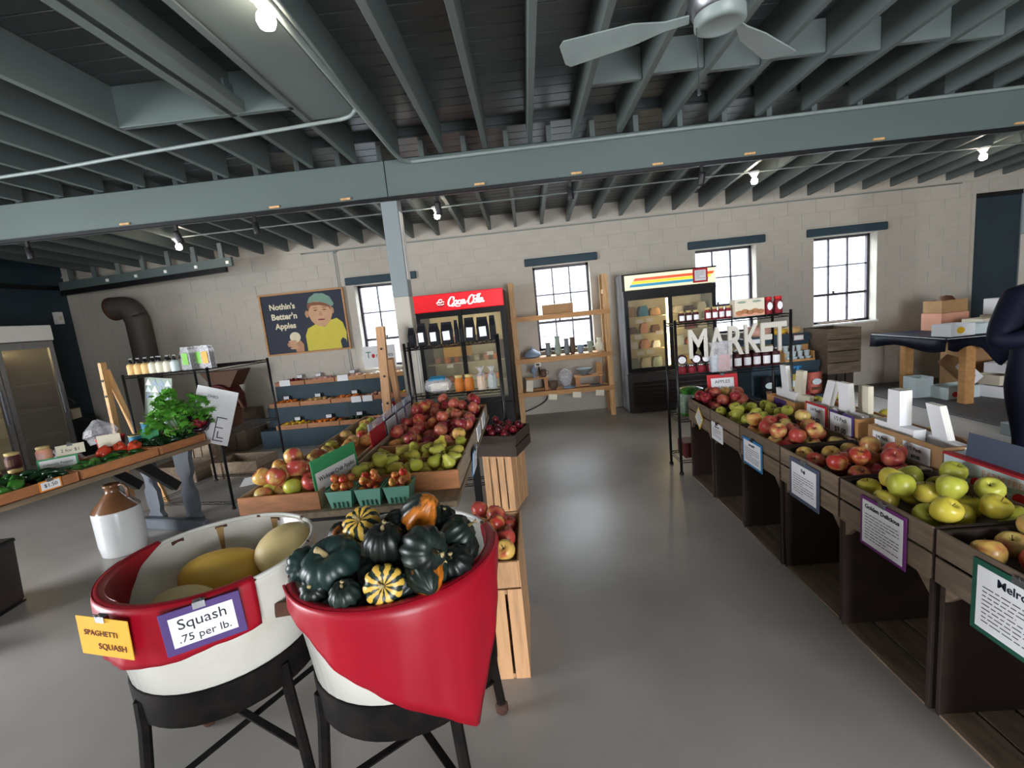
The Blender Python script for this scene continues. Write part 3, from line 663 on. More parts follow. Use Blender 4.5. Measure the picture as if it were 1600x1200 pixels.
B(-0.17, 0.17, -0.07, 0.07, 0.17, 0.19).build('top', 'woodx', rs); B(0.10, 0.15, -0.06, 0.06, 0, 0.17).build('leg', 'tray', rs); B(-0.15, -0.13, -0.06, 0.06, 0, 0.17).build('leg', 'tray', rs)
rs2 = thing('riser', 'small wooden riser at the right of the lower pine shelf', 'riser', (SX + 0.36, SY, 0.44))
B(-0.22, 0.2, -0.07, 0.07, 0.14, 0.16).build('top', 'woodx', rs2); B(-0.2, -0.14, -0.06, 0.06, 0, 0.14).build('leg', 'tray', rs2); B(0.15, 0.18, -0.06, 0.06, 0, 0.14).build('leg', 'tray', rs2)
pot('goblet', 'dark stemmed goblet on the left riser of the pine shelf', (SX - 0.44, SY, 0.63), [(0.035, 0), (0.01, 0.02), (0.01, 0.05), (0.045, 0.08), (0.05, 0.12), (0.02, 0.15), (0.02, 0.18), (0, 0.18)], 'potblue')
pot('mug', 'dark brown mug on the left riser of the pine shelf', (SX - 0.3, SY, 0.63), [(0.035, 0), (0.042, 0.02), (0.042, 0.11), (0.036, 0.11), (0.03, 0.02)], 'potbrown', extra=handle(0.03, 0.03, 0.09, 0.04))
pot('bowl', 'brown clay bowl on the lower pine shelf', (SX - 0.17, SY - 0.06, 0.44), [(0.04, 0), (0.06, 0.04), (0.075, 0.12), (0.068, 0.12), (0.05, 0.04), (0, 0.03)], 'potbrown')
pot('crystal_dish', 'cut-glass dish standing upright on the lower pine shelf', (SX + 0.02, SY + 0.04, 0.44), [(0.04, 0), (0.07, 0.05), (0.11, 0.15), (0.1, 0.22), (0.05, 0.26), (0, 0.28)], 'cello')
pot('plate', 'small dark plate lying on the lower pine shelf', (SX + 0.06, SY - 0.08, 0.44), [(0.05, 0), (0.1, 0.015), (0.1, 0.022), (0.05, 0.012), (0, 0.012)], 'potblue')
pot('bowl', 'wide dark bowl on the right riser of the pine shelf', (SX + 0.3, SY, 0.60), [(0.05, 0), (0.06, 0.03), (0.12, 0.08), (0.125, 0.1), (0.115, 0.1), (0.05, 0.04), (0, 0.04)], 'potgrey')
tag(MB().bbox(-0.045, 0.045, -0.02, 0.02, 0, 0.17, 0.006).build('wooden_block', 'woodx', None, False, (SX + 0.52, SY, 0.60)), 'carved wooden block on the right riser of the pine shelf', 'block')
pot('plate', 'grey plate under the right riser of the pine shelf', (SX + 0.46, SY - 0.07, 0.44), [(0.05, 0), (0.1, 0.015), (0.1, 0.022), (0.05, 0.012), (0, 0.012)], 'potgrey')
card('price_card', 'cream card leaning at the left end of the lower pine shelf', 'card', (SX - 0.52, SY - 0.11, 0.525), 0, 0.1, 0.16, None, 'cream', tilt=-0.15, roll=0.1)
tag(MB().tube(smooth_path([(0.1, 7.13, 0.8), (0.16, 7.12, 0.5), (0.2, 7.12, 0.25), (0.0, 7.1, 0.12), (-0.25, 7.1, 0.05)], 6), 0.008, 6).build('power_cord', 'blackplastic', None, True), 'black power cord hanging on the wall below the second window', 'cord')
so = thing('wall_socket', 'white wall socket behind the pine shelf', 'socket', (0.1, 7.15, 0.80)); MB().bbox(-0.05, 0.05, -0.03, 0.0, -0.05, 0.05, 0.006).build('plate', 'white', so)
B(-0.025, 0.025, -0.055, -0.03, -0.03, 0.0).build('plug', 'black', so); tag(MB().tube([(0.15, 7.14, 0.80), (1.3, 7.14, 0.81)], 0.008, 6).build('conduit', 'wall'), 'cream conduit running sideways from the wall socket', 'conduit')

# poster
po = thing('apple_poster', 'old framed poster of a boy in a yellow shirt eating an apple', 'poster', (-3.40, 7.12, 1.775))
po.rotation_euler = (0, 0, 0)
MB().bbox(-0.65, 0.65, 0, 0.02, -0.465, 0.465, 0.003).build('backing', 'navy', po)
for q in ((-0.66, 0.66, 0.445, 0.47), (-0.66, 0.66, -0.47, -0.445), (-0.66, -0.635, -0.445, 0.445), (0.635, 0.66, -0.445, 0.445)):
    B(q[0], q[1], -0.015, 0.022, q[2], q[3]).build('frame_strip', 'woodx', po)
def ell(cx, cz, rx, rz, n=20, a0=0, a1=2 * PI, rot=0):
    out = []
    for i in range(n):
        a = a0 + (a1 - a0) * i / n; x, z = rx * math.cos(a), rz * math.sin(a)
        out.append((cx + x * math.cos(rot) - z * math.sin(rot), cz + x * math.sin(rot) + z * math.cos(rot)))
    return out
def flat(poly, d_, name, m): MB().prism(poly, -d_ - 0.001, -d_ + 0.0004).build(name, m, po)
flat([(-0.02, -0.44), (-0.02, -0.2), (0.03, -0.1), (0.12, -0.06), (0.22, -0.02), (0.40, 0.0), (0.5, 0.02), (0.58, -0.05), (0.62, -0.2), (0.6, -0.44)], 0.001, 'printed_shirt', 'shirtyellow')
flat([(0.52, -0.44), (0.51, -0.33), (0.55, -0.28), (0.6, -0.32), (0.62, -0.44)], 0.002, 'printed_shadow', 'navy')
flat([(0.18, -0.04), (0.2, 0.1), (0.38, 0.1), (0.4, 0.0), (0.3, -0.1)], 0.002, 'printed_neck', 'skin')
flat(ell(0.26, 0.14, 0.185, 0.225), 0.003, 'printed_face', 'skinlight')
flat([(0.08, 0.16), (0.07, 0.26), (0.14, 0.3), (0.3, 0.28), (0.42, 0.24), (0.44, 0.14), (0.4, 0.2), (0.26, 0.24), (0.13, 0.24), (0.1, 0.2)], 0.004, 'printed_hair', 'hair')
flat([(0.08, 0.28), (0.12, 0.36), (0.22, 0.42), (0.34, 0.41), (0.44, 0.35), (0.49, 0.24), (0.46, 0.2), (0.36, 0.26), (0.22, 0.3)], 0.005, 'printed_cap', 'hatgreen')
flat(ell(0.05, 0.12, 0.03, 0.055, 12), 0.002, 'printed_ear', 'skin'); flat(ell(0.45, 0.14, 0.025, 0.05, 12), 0.002, 'printed_ear', 'skin')
for x in (0.19, 0.33):
    flat(ell(x, 0.165, 0.03, 0.009, 12, rot=0.15 if x < .2 else -0.1), 0.005, 'printed_eye', 'brown'); flat(ell(x, 0.2, 0.04, 0.006, 10), 0.005, 'printed_brow', 'hair')
flat([(0.245, 0.14), (0.235, 0.085), (0.26, 0.072), (0.29, 0.085), (0.275, 0.14)], 0.0045, 'printed_nose', 'skin')
flat(ell(0.265, 0.02, 0.06, 0.012, 14), 0.005, 'printed_mouth', 'jamred')
flat([(-0.20, -0.44), (-0.22, -0.36), (-0.32, -0.35), (-0.33, -0.3), (-0.24, -0.26), (-0.12, -0.26), (-0.07, -0.33), (-0.08, -0.44)], 0.003, 'printed_hand', 'skin')
for k in range(4): flat(ell(-0.24 + 0.005 * k, -0.27 - k * 0.035, 0.07, 0.018, 12), 0.004, 'printed_finger', 'skinlight')
flat(ell(-0.19, -0.21, 0.085, 0.08, 16), 0.0035, 'printed_apple', 'postercream')
for s_, x, z, w_ in (("Nothin's", -0.32, 0.265, 0.40), ("Better'n", -0.31, 0.115, 0.40), ('Apples', -0.31, -0.03, 0.33)):
    text(s_, 0.15, 'postercream', po, (x, -0.0015, z), (PI / 2, 0, 0), width=w_, height=0.125, bold=0.005)
# white board in the leftmost window
tb = card('tomato_sign', 'white board with green hand-drawn letters in the leftmost window', 'sign', (-2.30, 7.05, 1.15), 0, 0.50, 0.33, None, 'paper', tilt=-0.08)
text('T', .1, 'applegreenprint', tb, (-0.17, -0.003, 0.03), (PI / 2, 0, 0), width=0.08, height=0.12); text('matoes', .1, 'ink', tb, (0.08, -0.003, 0.02), (PI / 2, 0, 0), width=0.26, height=0.06)
MB().prism(ell(-0.095, 0.015, 0.026, 0.032, 14), -0.0032, -0.0025).build('drawn_tomato', 'red', tb)

# stepped bins
sb = thing('stepped_bins', 'dark teal stepped display of produce bins against the back wall', 'display', (-2.75, 6.42, 0), -0.03)
T = [(0.0, 0.28, 0.26), (0.24, 0.52, 0.55), (0.48, 0.70, 0.84)]     # y0, y1, tray height
B(-1.25, 1.19, 0.0, 0.7, 0, 0.26).build('base_step', 'teal_light', sb); B(-1.25, 1.19, 0.26, 0.7, 0.26, 0.55).build('middle_step', 'teal_light', sb); B(-1.22, 1.19, 0.5, 0.7, 0.55, 0.84).build('top_step', 'teal_light', sb)
for z0, z1, y0 in ((0.0, 0.26, -0.003), (0.26, 0.55, 0.257), (0.55, 0.84, 0.497)): B(-0.003, 0.003, y0, y0 + 0.004, z0, z1).build('panel_joint', 'black', sb)
BIN = []
for ti, (y0, y1, z) in enumerate(T):
    for k in range(5):
        x0 = -1.22 + k * 0.48 - (0.0 if ti else -0.2); x1 = x0 + 0.465
        if x1 > 1.31: continue
        yy = y0 + (0.03 if ti else 0.02)
        m_ = 'woodx' if (ti == 2 and k >= 2) else 'tray'
        mb = MB(); mb.box(x0, x1, yy, yy + 0.012, z, z + 0.065); mb.box(x0, x1, y1 - 0.02, y1 - 0.008, z, z + 0.065)
        mb.box(x0, x0 + 0.012, yy + 0.012, y1 - 0.02, z, z + 0.065); mb.box(x1 - 0.012, x1, yy + 0.012, y1 - 0.02, z, z + 0.065)
        mb.build('bin_edge', m_, sb); BIN.append((ti, k, (x0 + x1) / 2, (yy + y1) / 2, z))
SBM = Matrix.Translation((-2.75, 6.42, 0)) @ Matrix.Rotation(-0.03, 4, 'Z')
bin_m = {0: ['yolk', 'carrot', 'pepper_dark', 'yolk', 'pepper_red'], 1: ['carrot', 'squashtan', 'carrot', 'salmon', 'yolk'], 2: ['jamred', 'pink', 'onion', 'cream', 'cream']}
lump = MB().lathe([(0, -0.022), (0.02, -0.018), (0.028, 0), (0.02, 0.018), (0, 0.022)], 8)
for ti, k, x, y_, z in BIN:
    m_ = bin_m[ti][k]; me = lump.mesh('small_vegetable', m_, True)
    rr = random.Random(ti * 10 + k); kind = ['low', 'middle', 'top'][ti]; col = {'yolk': 'yellow', 'carrot': 'orange', 'pepper_dark': 'dark green', 'pepper_red': 'red', 'squashtan': 'tan', 'salmon': 'salmon', 'jamred': 'dark red', 'pink': 'pink', 'onion': 'pale brown', 'cream': 'cream'}[m_]
    n = 0
    for i in range(5):
        for j in range(2):
            p = SBM @ Vector((x - 0.18 + i * 0.09 + rr.uniform(-.015, .015), y_ - 0.04 + j * 0.085 + rr.uniform(-.01, .01), z + 0.028 + (0.035 if i in (1, 2, 3) else 0.015)))
            o = link('small_vegetable', me, None, p, (rr.uniform(0, 3), rr.uniform(0, 3), rr.uniform(0, 3)), (1, 1, rr.uniform(1.2, 1.9)))
            tag(o, f'small {col} vegetable in the {kind} tier of the teal stepped bins', 'vegetable', f'{col} vegetables in the {kind} tier of the stepped bins')
    if rr.random() < 0.85:
        p = SBM @ Vector((x + rr.uniform(-0.1, 0.1), y_ + 0.05, z + 0.115))
        card('price_card', f'small white price card in the {kind} tier of the teal stepped bins', 'price card', p, 0, 0.09, 0.055, 'ink' if k % 2 else 'navy', bw=0.005, lines=2, group='price cards in the stepped bins', tilt=-0.1)
for x, z, y0, ww in ((-1.06, 0.88, 0.49, 0.17), (-0.14, 0.88, 0.49, 0.17), (0.13, 0.58, 0.235, 0.15), (0.30, 0.58, 0.235, 0.15), (0.62, 0.28, -0.012, 0.16), (0.95, 0.29, -0.012, 0.19)):
    card('bin_label', 'blank white label on the front edge of the stepped bins', 'label', SBM @ Vector((x, y0 + 0.015, z)), -0.03, ww, ww * 0.6, None, 'paper', th=0.002, group='blank labels on the stepped bins')
rt = thing('red_tub', 'red tub with a white card on the lowest stepped bins', 'tub', SBM @ Vector((0.68, 0.17, 0.275)))
MB().lathe([(0.07, 0), (0.09, 0.2), (0.1, 0.2), (0.1, 0.22), (0.09, 0.22), (0.065, 0.02)], 18).build('body', 'redtub', rt, True); MB().cbox((-0.03, -0.11, 0.17), (0.17, 0.004, 0.13), (0.15, 0.1, -0.2)).build('card', 'paper', rt)

# stovepipe at far left
sp = thing('stovepipe', 'dark metal stovepipe rising along the back wall and elbowing left', 'pipe', (-5.9, 6.98, 0))
MB().tube(smooth_path([(0, 0, 0.02), (0, 0, 0.6), (0, 0, 1.9), (-0.02, 0, 2.1), (-0.1, 0, 2.24), (-0.24, 0.0, 2.27), (-0.32, 0, 2.26)], 6), 0.16, 20).build('pipe', 'stovepipe', sp, True)
MB().tube([(-0.32, 0, 2.26), (-0.36, 0, 2.255)], 0.175, 20).build('collar', 'rust', sp, True); MB().tube([(0, 0, 1.4), (0, 0, 1.43)], 0.166, 20).build('seam_band', 'stovepipe', sp, True)
# cider press on crates
cp = thing('cider_press', 'old dark red cider press with a wooden hopper near the back wall', 'cider press', (-4.55, 6.75, 0.56))
MB().prism([(-0.28, 0.62), (0.3, 0.62), (0.14, 0.38), (-0.1, 0.38)], -0.16, 0.16).build('hopper', 'brown', cp)
MB().tube(smooth_path([(0.2 * math.cos(i * PI / 6) - 0.05, -0.2, 0.22 + 0.2 * math.sin(i * PI / 6)) for i in range(12)], 3, True), 0.02, 8, True).build('flywheel', 'machine', cp, True)
for i in range(5): a = i * 2 * PI / 5; MB().tube([(-0.05, -0.2, 0.22), (-0.05 + 0.19 * math.cos(a), -0.2, 0.22 + 0.19 * math.sin(a))], 0.012, 6).build('spoke', 'machine', cp)
MB().lathe([(0.17, 0.01), (0.2, 0.05), (0.2, 0.25), (0.15, 0.38), (0.1, 0.4)], 16).build('grinder_body', 'machine', cp, True)
MB().tube([(-0.05, -0.22, 0.22), (-0.05, -0.3, 0.22), (-0.35, -0.3, 0.3), (-0.35, -0.38, 0.3)], 0.014, 6).build('crank', 'black', cp)
# ------------------------------------------------------------ crates, tables, wire shelves
def crate_side(name, label, loc, L_, D_, H_, group=None, slat='crate', end='crateend', rz=0.0):
    """crate lying on its side: open front at local -X, solid ends at +-Y, slats on top, bottom and back"""
    t = thing(name, label, 'crate', loc, rz, group)
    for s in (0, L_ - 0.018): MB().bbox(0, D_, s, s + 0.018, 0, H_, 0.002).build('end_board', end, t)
    n = 3; sw = (D_ - 0.03) / n
    for k in range(n):
        x0 = 0.002 + k * (sw + 0.013)
        B(x0, x0 + sw, 0.018, L_ - 0.018, 0.0, 0.01).build('bottom_slat', slat, t)
        B(x0, x0 + sw, 0.018, L_ - 0.018, H_ - 0.01, H_).build('top_slat', slat, t)
    sh_ = (H_ - 0.05) / 3
    for k in range(3): z0 = 0.012 + k * (sh_ + 0.012); B(D_ - 0.01, D_ - 0.001, 0.018, L_ - 0.018, z0, z0 + sh_).build('back_slat', slat, t)
    for yy, q in ((0.018, 1), (L_ - 0.018, -1)):
        MB().add([(0.004, yy, H_ - 0.01), (0.03, yy, H_ - 0.01), (0.03, yy, H_ - 0.07), (0.004, yy, H_ - 0.07), (0.004, yy + q * 0.06, H_ - 0.01), (0.03, yy + q * 0.06, H_ - 0.01)],
                 [(0, 1, 2, 3), (0, 4, 5, 1), (3, 2, 5, 4), (0, 3, 4), (1, 5, 2)]).build('corner_brace', slat, t)
    return t
def crate_tray(name, label, loc, L_, D_, H_, group=None, slat='crate', end='crateend', rz=0.0, rows=2, cat='crate', floor_z=0.012):
    """open-topped slatted crate; length along local Y, two planks per long side"""
    t = thing(name, label, cat, loc, rz, group)
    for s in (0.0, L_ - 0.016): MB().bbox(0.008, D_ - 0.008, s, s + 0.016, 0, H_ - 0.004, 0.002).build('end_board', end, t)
    ph = (H_ - 0.01 * (rows - 1)) / rows
    for x in (0.0, D_ - 0.008):
        for k in range(rows): z0 = k * (ph + 0.01); MB().bbox(x, x + 0.008, 0, L_, z0, z0 + ph, 0.0015).build('side_slat', slat, t)
    n = 3; sw = (D_ - 0.03) / n
    for k in range(n): x0 = 0.009 + k * (sw + 0.005); B(x0, x0 + sw - 0.003, 0.016, L_ - 0.016, floor_z - 0.01, floor_z).build('bottom_slat', slat, t)
    return t
RX = 1.35; CL = 0.485; ROWY = [3.57, 3.07, 2.57, 2.07, 1.57, 1.07]
NEAR = ['farthest', 'second farthest', 'third farthest', 'third nearest', 'second nearest', 'nearest']
WHAT = ['the diamond card', 'the small green apples', 'the blue-bordered card', 'the slate-bordered card', 'the purple-bordered card', 'the green-bordered card']
for i, y_ in enumerate(ROWY):
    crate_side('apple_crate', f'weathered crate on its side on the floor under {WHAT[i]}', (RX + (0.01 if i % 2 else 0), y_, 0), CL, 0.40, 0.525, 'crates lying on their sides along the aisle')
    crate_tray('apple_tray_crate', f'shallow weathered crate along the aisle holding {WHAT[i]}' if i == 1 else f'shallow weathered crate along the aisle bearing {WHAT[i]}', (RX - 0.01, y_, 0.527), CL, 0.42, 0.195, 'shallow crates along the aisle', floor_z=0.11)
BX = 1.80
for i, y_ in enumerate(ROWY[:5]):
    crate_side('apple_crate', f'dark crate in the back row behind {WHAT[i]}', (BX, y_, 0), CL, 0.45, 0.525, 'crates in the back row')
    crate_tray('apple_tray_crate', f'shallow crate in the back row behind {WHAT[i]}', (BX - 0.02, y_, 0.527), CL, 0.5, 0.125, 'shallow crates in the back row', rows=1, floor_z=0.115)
# hanging cards on the aisle side (facing -X)
F = -PI / 2
card('variety_card', 'yellow diamond-shaped card hanging on the farthest aisle crate', 'card', (RX - 0.02, 3.78, 0.60), F, 0.135, 0.135, 'cardyellow', bw=0.014, lines=3, roll=0.72)
card('variety_card', 'white variety card on the crate of small green apples', 'card', (RX - 0.018, 3.42, 0.575), F, 0.20, 0.135, None, 'paper', title='Ginger Gold', lines=6, clip=True)
card('variety_card', 'blue-bordered variety card on the crate of mixed apples', 'card', (RX - 0.02, 2.87, 0.58), F, 0.25, 0.18, 'cardblue', bw=0.016, title='Jonagold', lines=7, clip=True)
card('variety_card', 'slate-bordered card reading Fuji on an aisle crate', 'card', (RX - 0.02, 2.32, 0.595), F, 0.255, 0.22, 'slate', bw=0.022, title='Fuji', lines=8, clip='steel')
card('variety_card', 'purple-bordered card reading Golden Delicious on an aisle crate', 'card', (RX - 0.02, 1.79, 0.60), F, 0.24, 0.215, 'magenta', bw=0.014, title='Golden Delicious', lines=9, clip='steel')
card('variety_card', 'dark green bordered card whose title starts with Mel', 'card', (RX - 0.02, 1.27, 0.585), F, 0.28, 0.24, 'cardgreen', bw=0.018, title='Melrose', lines=9, tcol='navy', clip='steel')

def wire_shelf(name, label, loc, L_, D_, levels, H_, rz=0.0, post_m='black', deck='black', feet=True):
    """wire rack: length along local X, depth along local Y from the origin corner"""
    t = thing(name, label, 'shelf', loc, rz)
    for x in (0, L_):
        for y_ in (0, D_):
            MB().tube([(x, y_, 0.03), (x, y_, H_)], 0.0125, 8).build('post', post_m, t, True)
            MB().lathe([(0.008, 0), (0.02, 0.005), (0.02, 0.025), (0.012, 0.03)], 8, Matrix.Translation((x, y_, 0))).build('foot', 'blackplastic', t)
    for z in levels:
        mb = MB()
        for y_ in (0, D_):
            for dz in (0, -0.022): mb.tube([(0, y_, z + dz - 0.004), (L_, y_, z + dz - 0.004)], 0.004, 5)
            n = int(L_ / 0.06)
            pts = [(L_ * k / n, y_, z - 0.006 - (0.018 if k % 2 else 0)) for k in range(n + 1)]
            mb.tube(pts, 0.002, 4)
        for x in (0, L_):
            for dz in (0, -0.022): mb.tube([(x, 0, z + dz - 0.004), (x, D_, z + dz - 0.004)], 0.004, 5)
        n = int(L_ / 0.035)
        for k in range(1, n): mb.tube([(L_ * k / n, 0, z - 0.003), (L_ * k / n, D_, z - 0.003)], 0.0018, 4)
        mb.build('wire_deck', deck, t)
    return t
wire_shelf('wire_shelf', 'black wire shelf with white MARKET letters hung across it', (1.27, 4.10, 0), 0.98, 0.30, [0.14, 0.52, 0.92, 1.37], 1.40)
for ch_, x, w_ in (('M', 0.18, 0.16), ('A', 0.345, 0.15), ('R', 0.49, 0.13), ('K', 0.63, 0.13), ('E', 0.755, 0.10), ('T', 0.87, 0.12)):
    t = thing('market_letter', f'white wooden letter {ch_} on the front of the black wire shelf', 'letter', (1.27 + x, 4.075, 1.17), group='letters spelling MARKET')
    t.rotation_euler = (0, random.uniform(-.03, .03), 0)
    text(ch_, 0.3, 'marketgrey', t, (0, 0, 0), (PI / 2, 0, 0), name='letter_face', width=w_, height=0.25, depth=0.010, bold=0.007, exact=True)
# jars etc. on the market shelf
mx, my = 1.27, 4.10
ORDL = ['first', 'second', 'third', 'fourth', 'fifth', 'sixth', 'seventh']
def rowjars(n, x0, dx, y_, z, r, h, body, lid, lab, grp, label_m='paper'):
    for i in range(n): jar('jam_jar', ORDL[i] + ' ' + lab + ', counted from the left', 'jar', (mx + x0 + i * dx, my + y_, z), r, h, body, lid, grp, label_m)
rowjars(3, 0.09, 0.062, 0.10, 1.372, 0.029, 0.10, 'jam', 'lidgold', 'dark jam jar on the top left of the MARKET shelf', 'left jam jars on top of the MARKET shelf')
rowjars(4, 0.32, 0.058, 0.10, 1.372, 0.028, 0.11, 'jamred', 'lidgold', 'red jam jar mid-way along the MARKET shelf top', 'middle jam jars on top of the MARKET shelf')
bx = thing('pancake_box', 'pale box with a pancake picture on top of the MARKET shelf', 'box', (mx + 0.66, my + 0.1, 1.372), 0.05)
MB().bbox(-0.13, 0.13, -0.05, 0.05, 0, 0.15, 0.003).build('carton', 'cream', bx); B(-0.128, 0.128, -0.0515, -0.05, 0.004, 0.05).build('picture', 'salmon', bx)
for k in range(5): MB().prism(ell(-0.09 + k * 0.045, 0.035 + 0.01 * (k % 2), 0.035, 0.02, 10), -0.0525, -0.0515).build('printed_pancake', 'tray', bx)
for x in (-0.07, 0.06): MB().prism(ell(x, 0.125, 0.04, 0.01, 10), -0.0512, -0.05).build('printed_crest', 'sage', bx)
for i in range(2):
    t = jar('syrup_bottle', ['left', 'right'][i] + ' red sauce bottle with a white oval label on the MARKET shelf', 'bottle', (mx + 0.835 + i * 0.085, my + 0.09, 1.372), 0.036, 0.15, 'jamred', 'red', 'red sauce bottles on the MARKET shelf')
    MB().prism(ell(0, 0.07, 0.022, 0.035, 12), -0.0385, -0.0365).build('label', 'paper', t)
for i, (x, z, ro) in enumerate(((0.07, 0.962, 1), (0.19, 0.972, 1), (0.27, 0.962, 1))):
    t = thing('jam_jar', ORDL[i] + ' jam jar lying on its side on the MARKET shelf, counted from the left', 'jar', (mx + x, my + 0.07, 0.90 + 0.145), rot=(PI / 2, 0, 0.1 * i - 0.3), group='jam jars lying on their sides on the MARKET shelf')
    MB().lathe([(0.034, 0), (0.042, 0.01), (0.042, 0.05), (0.04, 0.06), (0.038, 0.08), (0, 0.08)], 14, Matrix.Translation((0, 0, -0.04))).build('body', 'jam', t, True)
    MB().lathe([(0, 0), (0.032, 0.001)], 14, Matrix.Translation((0, 0, 0.041)), False).build('lid', 'paper', t)
rowjars(4, 0.06, 0.085, 0.06, 0.922, 0.038, 0.075, 'jamred', 'chrome', 'squat jam jar under the lying jars', 'squat jam jars on the MARKET shelf', None)
rowjars(6, 0.47, 0.083, 0.08, 0.922, 0.039, 0.16, 'jam', 'chrome', 'tall dark preserve jar under the MARKET letters', 'tall preserve jars on the MARKET shelf')
rowjars(6, 0.47, 0.083, 0.19, 0.922, 0.039, 0.17, 'jamred', 'lidgold', 'rear preserve jar under the MARKET letters', 'rear preserve jars on the MARKET shelf')
for i, (x, m_) in enumerate(((0.34, 'cups'), (0.39, 'pink'))):
    t = thing('clear_bag', ['clear bag of white sweets hanging under the letter A', 'clear bag of pinkish grain hanging beside the white sweets'][i], 'bag', (mx + x, my - 0.02, 0.925 + 0.0))
    MB().prism([(-0.06, 0), (0.06, 0), (0.065, 0.1), (0.055, 0.2), (0.075, 0.26), (-0.07, 0.26), (-0.05, 0.2), (-0.065, 0.1)], -0.03 - 0.01 * i, 0.02 - .02 * i).build('bag', 'cello', t); MB().prism([(-0.05, 0.004), (0.05, 0.004), (0.055, 0.1), (0.045, 0.15), (-0.045, 0.15), (-0.055, 0.1)], -0.024 - .01 * i, 0.012 - .02 * i).build('contents', m_, t)
ap = card('apples_sign', 'red-framed sign reading APPLES standing behind the farthest apples', 'sign', (1.62, 4.0, 0.80), -0.1, 0.25, 0.22, 'red', bw=0.032, tilt=-0.15, clip=True, texts=[('APPLES', 0.0, 0.045, 0.13, 0.028), ('1/2 Peck', -0.01, -0.002, 0.1, 0.018), ('1/4 Peck', -0.01, -0.03, 0.1, 0.018), ('$', 0.05, -0.055, 0.012, 0.018)])
gb = thing('green_bag', 'green plastic bag of leafy greens on the low wire shelf', 'bag', (mx + 0.16, my + 0.14, 0.522))
MB().lathe([(0.1, 0), (0.13, 0.03), (0.12, 0.12), (0.09, 0.2), (0.11, 0.24), (0.05, 0.26), (0, 0.25)], 9).build('bag', 'pepper', gb, False); MB().lathe([(0.105, 0.02), (0.135, 0.04), (0.125, 0.13), (0.1, 0.2)], 9, Matrix.Rotation(0.3, 4, 'Z'), False).build('film', 'cello', gb)
tag(MB().bbox(0, 0.2, 0, 0.2, 0, 0.14, 0.004).build('carton', 'machine', None, False, (mx + 0.05, my + 0.04, 0.142)), 'dark red carton on the bottom wire shelf by the aisle', 'carton')

# coffee wire shelf
kx, ky = -1.10, 4.07
wire_shelf('wire_shelf', 'black wire shelf of coffee bags behind the apple table', (kx, ky, 0), 0.82, 0.17, [0.10, 0.95, 1.39], 1.43)
for i, (x, w_, h_) in enumerate(((0.06, 0.05, 0.17), (0.155, 0.075, 0.20), (0.265, 0.085, 0.19), (0.38, 0.10, 0.19), (0.465, 0.03, 0.2), (0.505, 0.03, 0.2), (0.585, 0.09, 0.21), (0.70, 0.10, 0.205), (0.79, 0.05, 0.21))):
    names = ['narrow black coffee bag turned edge-on at the left end', 'second black coffee bag from the left', 'third black coffee bag from the left', 'wide black coffee bag with a creased label, fourth from the left', 'black bag turned edge-on in the middle of the coffee row', 'second edge-on black bag in the middle of the coffee row', 'tall black coffee bag right of the edge-on pair', 'widest black coffee bag near the right end of the row', 'black coffee bag at the right end, turned sideways']
    t = thing('coffee_bag', names[i] + ' of the wire shelf' if 'wire' not in names[i] else names[i], 'coffee bag', (kx + x, ky + 0.08, 1.391), random.uniform(-.06, .06), 'coffee bags on the wire shelf')
    hw = w_ / 2; tp = hw * 0.92
    mb = MB(); mb.add([(-hw, -0.035, 0), (hw, -0.035, 0), (hw, 0.035, 0), (-hw, 0.035, 0), (-hw, -0.038, h_ * .6), (hw, -0.038, h_ * .6), (hw, 0.038, h_ * .6), (-hw, 0.038, h_ * .6), (-tp, -0.006, h_ * .88), (tp, -0.006, h_ * .88), (tp, 0.006, h_ * .88), (-tp, 0.006, h_ * .88), (-tp, -0.004, h_), (tp, -0.004, h_), (tp, 0.004, h_), (-tp, 0.004, h_)],
                      [(3, 2, 1, 0)] + [(a + b, a + (b + 1) % 4, a + 4 + (b + 1) % 4, a + 4 + b) for a in (0, 4, 8) for b in range(4)] + [(12, 13, 14, 15)])
    mb.build('bag', 'bag', t)
    if w_ > 0.06: MB().cbox((random.uniform(-.006, .006), -0.0385, h_ * 0.38), (w_ * 0.62, 0.002, h_ * 0.42), (0, random.uniform(-.08, .08), 0)).build('label', 'paper', t)
t = thing('plastic_wrapped_loaf', 'clear bag with blue printing lying on the lower coffee shelf', 'bag', (kx + 0.24, ky + 0.1, 0.952)); MB().lathe([(0.0, -0.13), (0.05, -0.11), (0.075, -0.04), (0.075, 0.05), (0.05, 0.11), (0.0, 0.13)], 10, Matrix.Translation((0, 0, 0.07)) @ Matrix.Rotation(PI / 2, 4, 'Y')).build('bag', 'cello', t, True)
MB().cbox((0.0, -0.02, 0.135), (0.14, 0.06, 0.02), (0.3, 0, 0)).build('printing', 'blue', t); MB().cbox((0.02, -0.01, 0.06), (0.16, 0.07, 0.07)).build('contents', 'cream', t)
jar('honey_jar', 'left honey jar on the lower coffee shelf', 'jar', (kx + 0.44, ky + 0.06, 0.952), 0.042, 0.15, 'honey', 'lidgold', 'honey jars', None); jar('honey_jar', 'right honey jar on the lower coffee shelf', 'jar', (kx + 0.53, ky + 0.06, 0.952), 0.042, 0.15, 'honey', 'lidgold', 'honey jars', None)
for i, x in enumerate((0.64, 0.74)):
    t = thing('cellophane_bag', ['cellophane bag of green tea tied at the top beside the honey', 'rightmost cellophane bag tied at the top on the coffee shelf'][i], 'bag', (kx + x, ky + 0.07, 0.952)); MB().lathe([(0.04, 0), (0.044, 0.06), (0.04, 0.13), (0.012, 0.155), (0.03, 0.19), (0.045, 0.205)], 9).build('film', 'cello', t); MB().lathe([(0.036, 0.002), (0.04, 0.06), (0.036, 0.12), (0, 0.13)], 9).build('contents', ['squashtan', 'sage'][i], t)
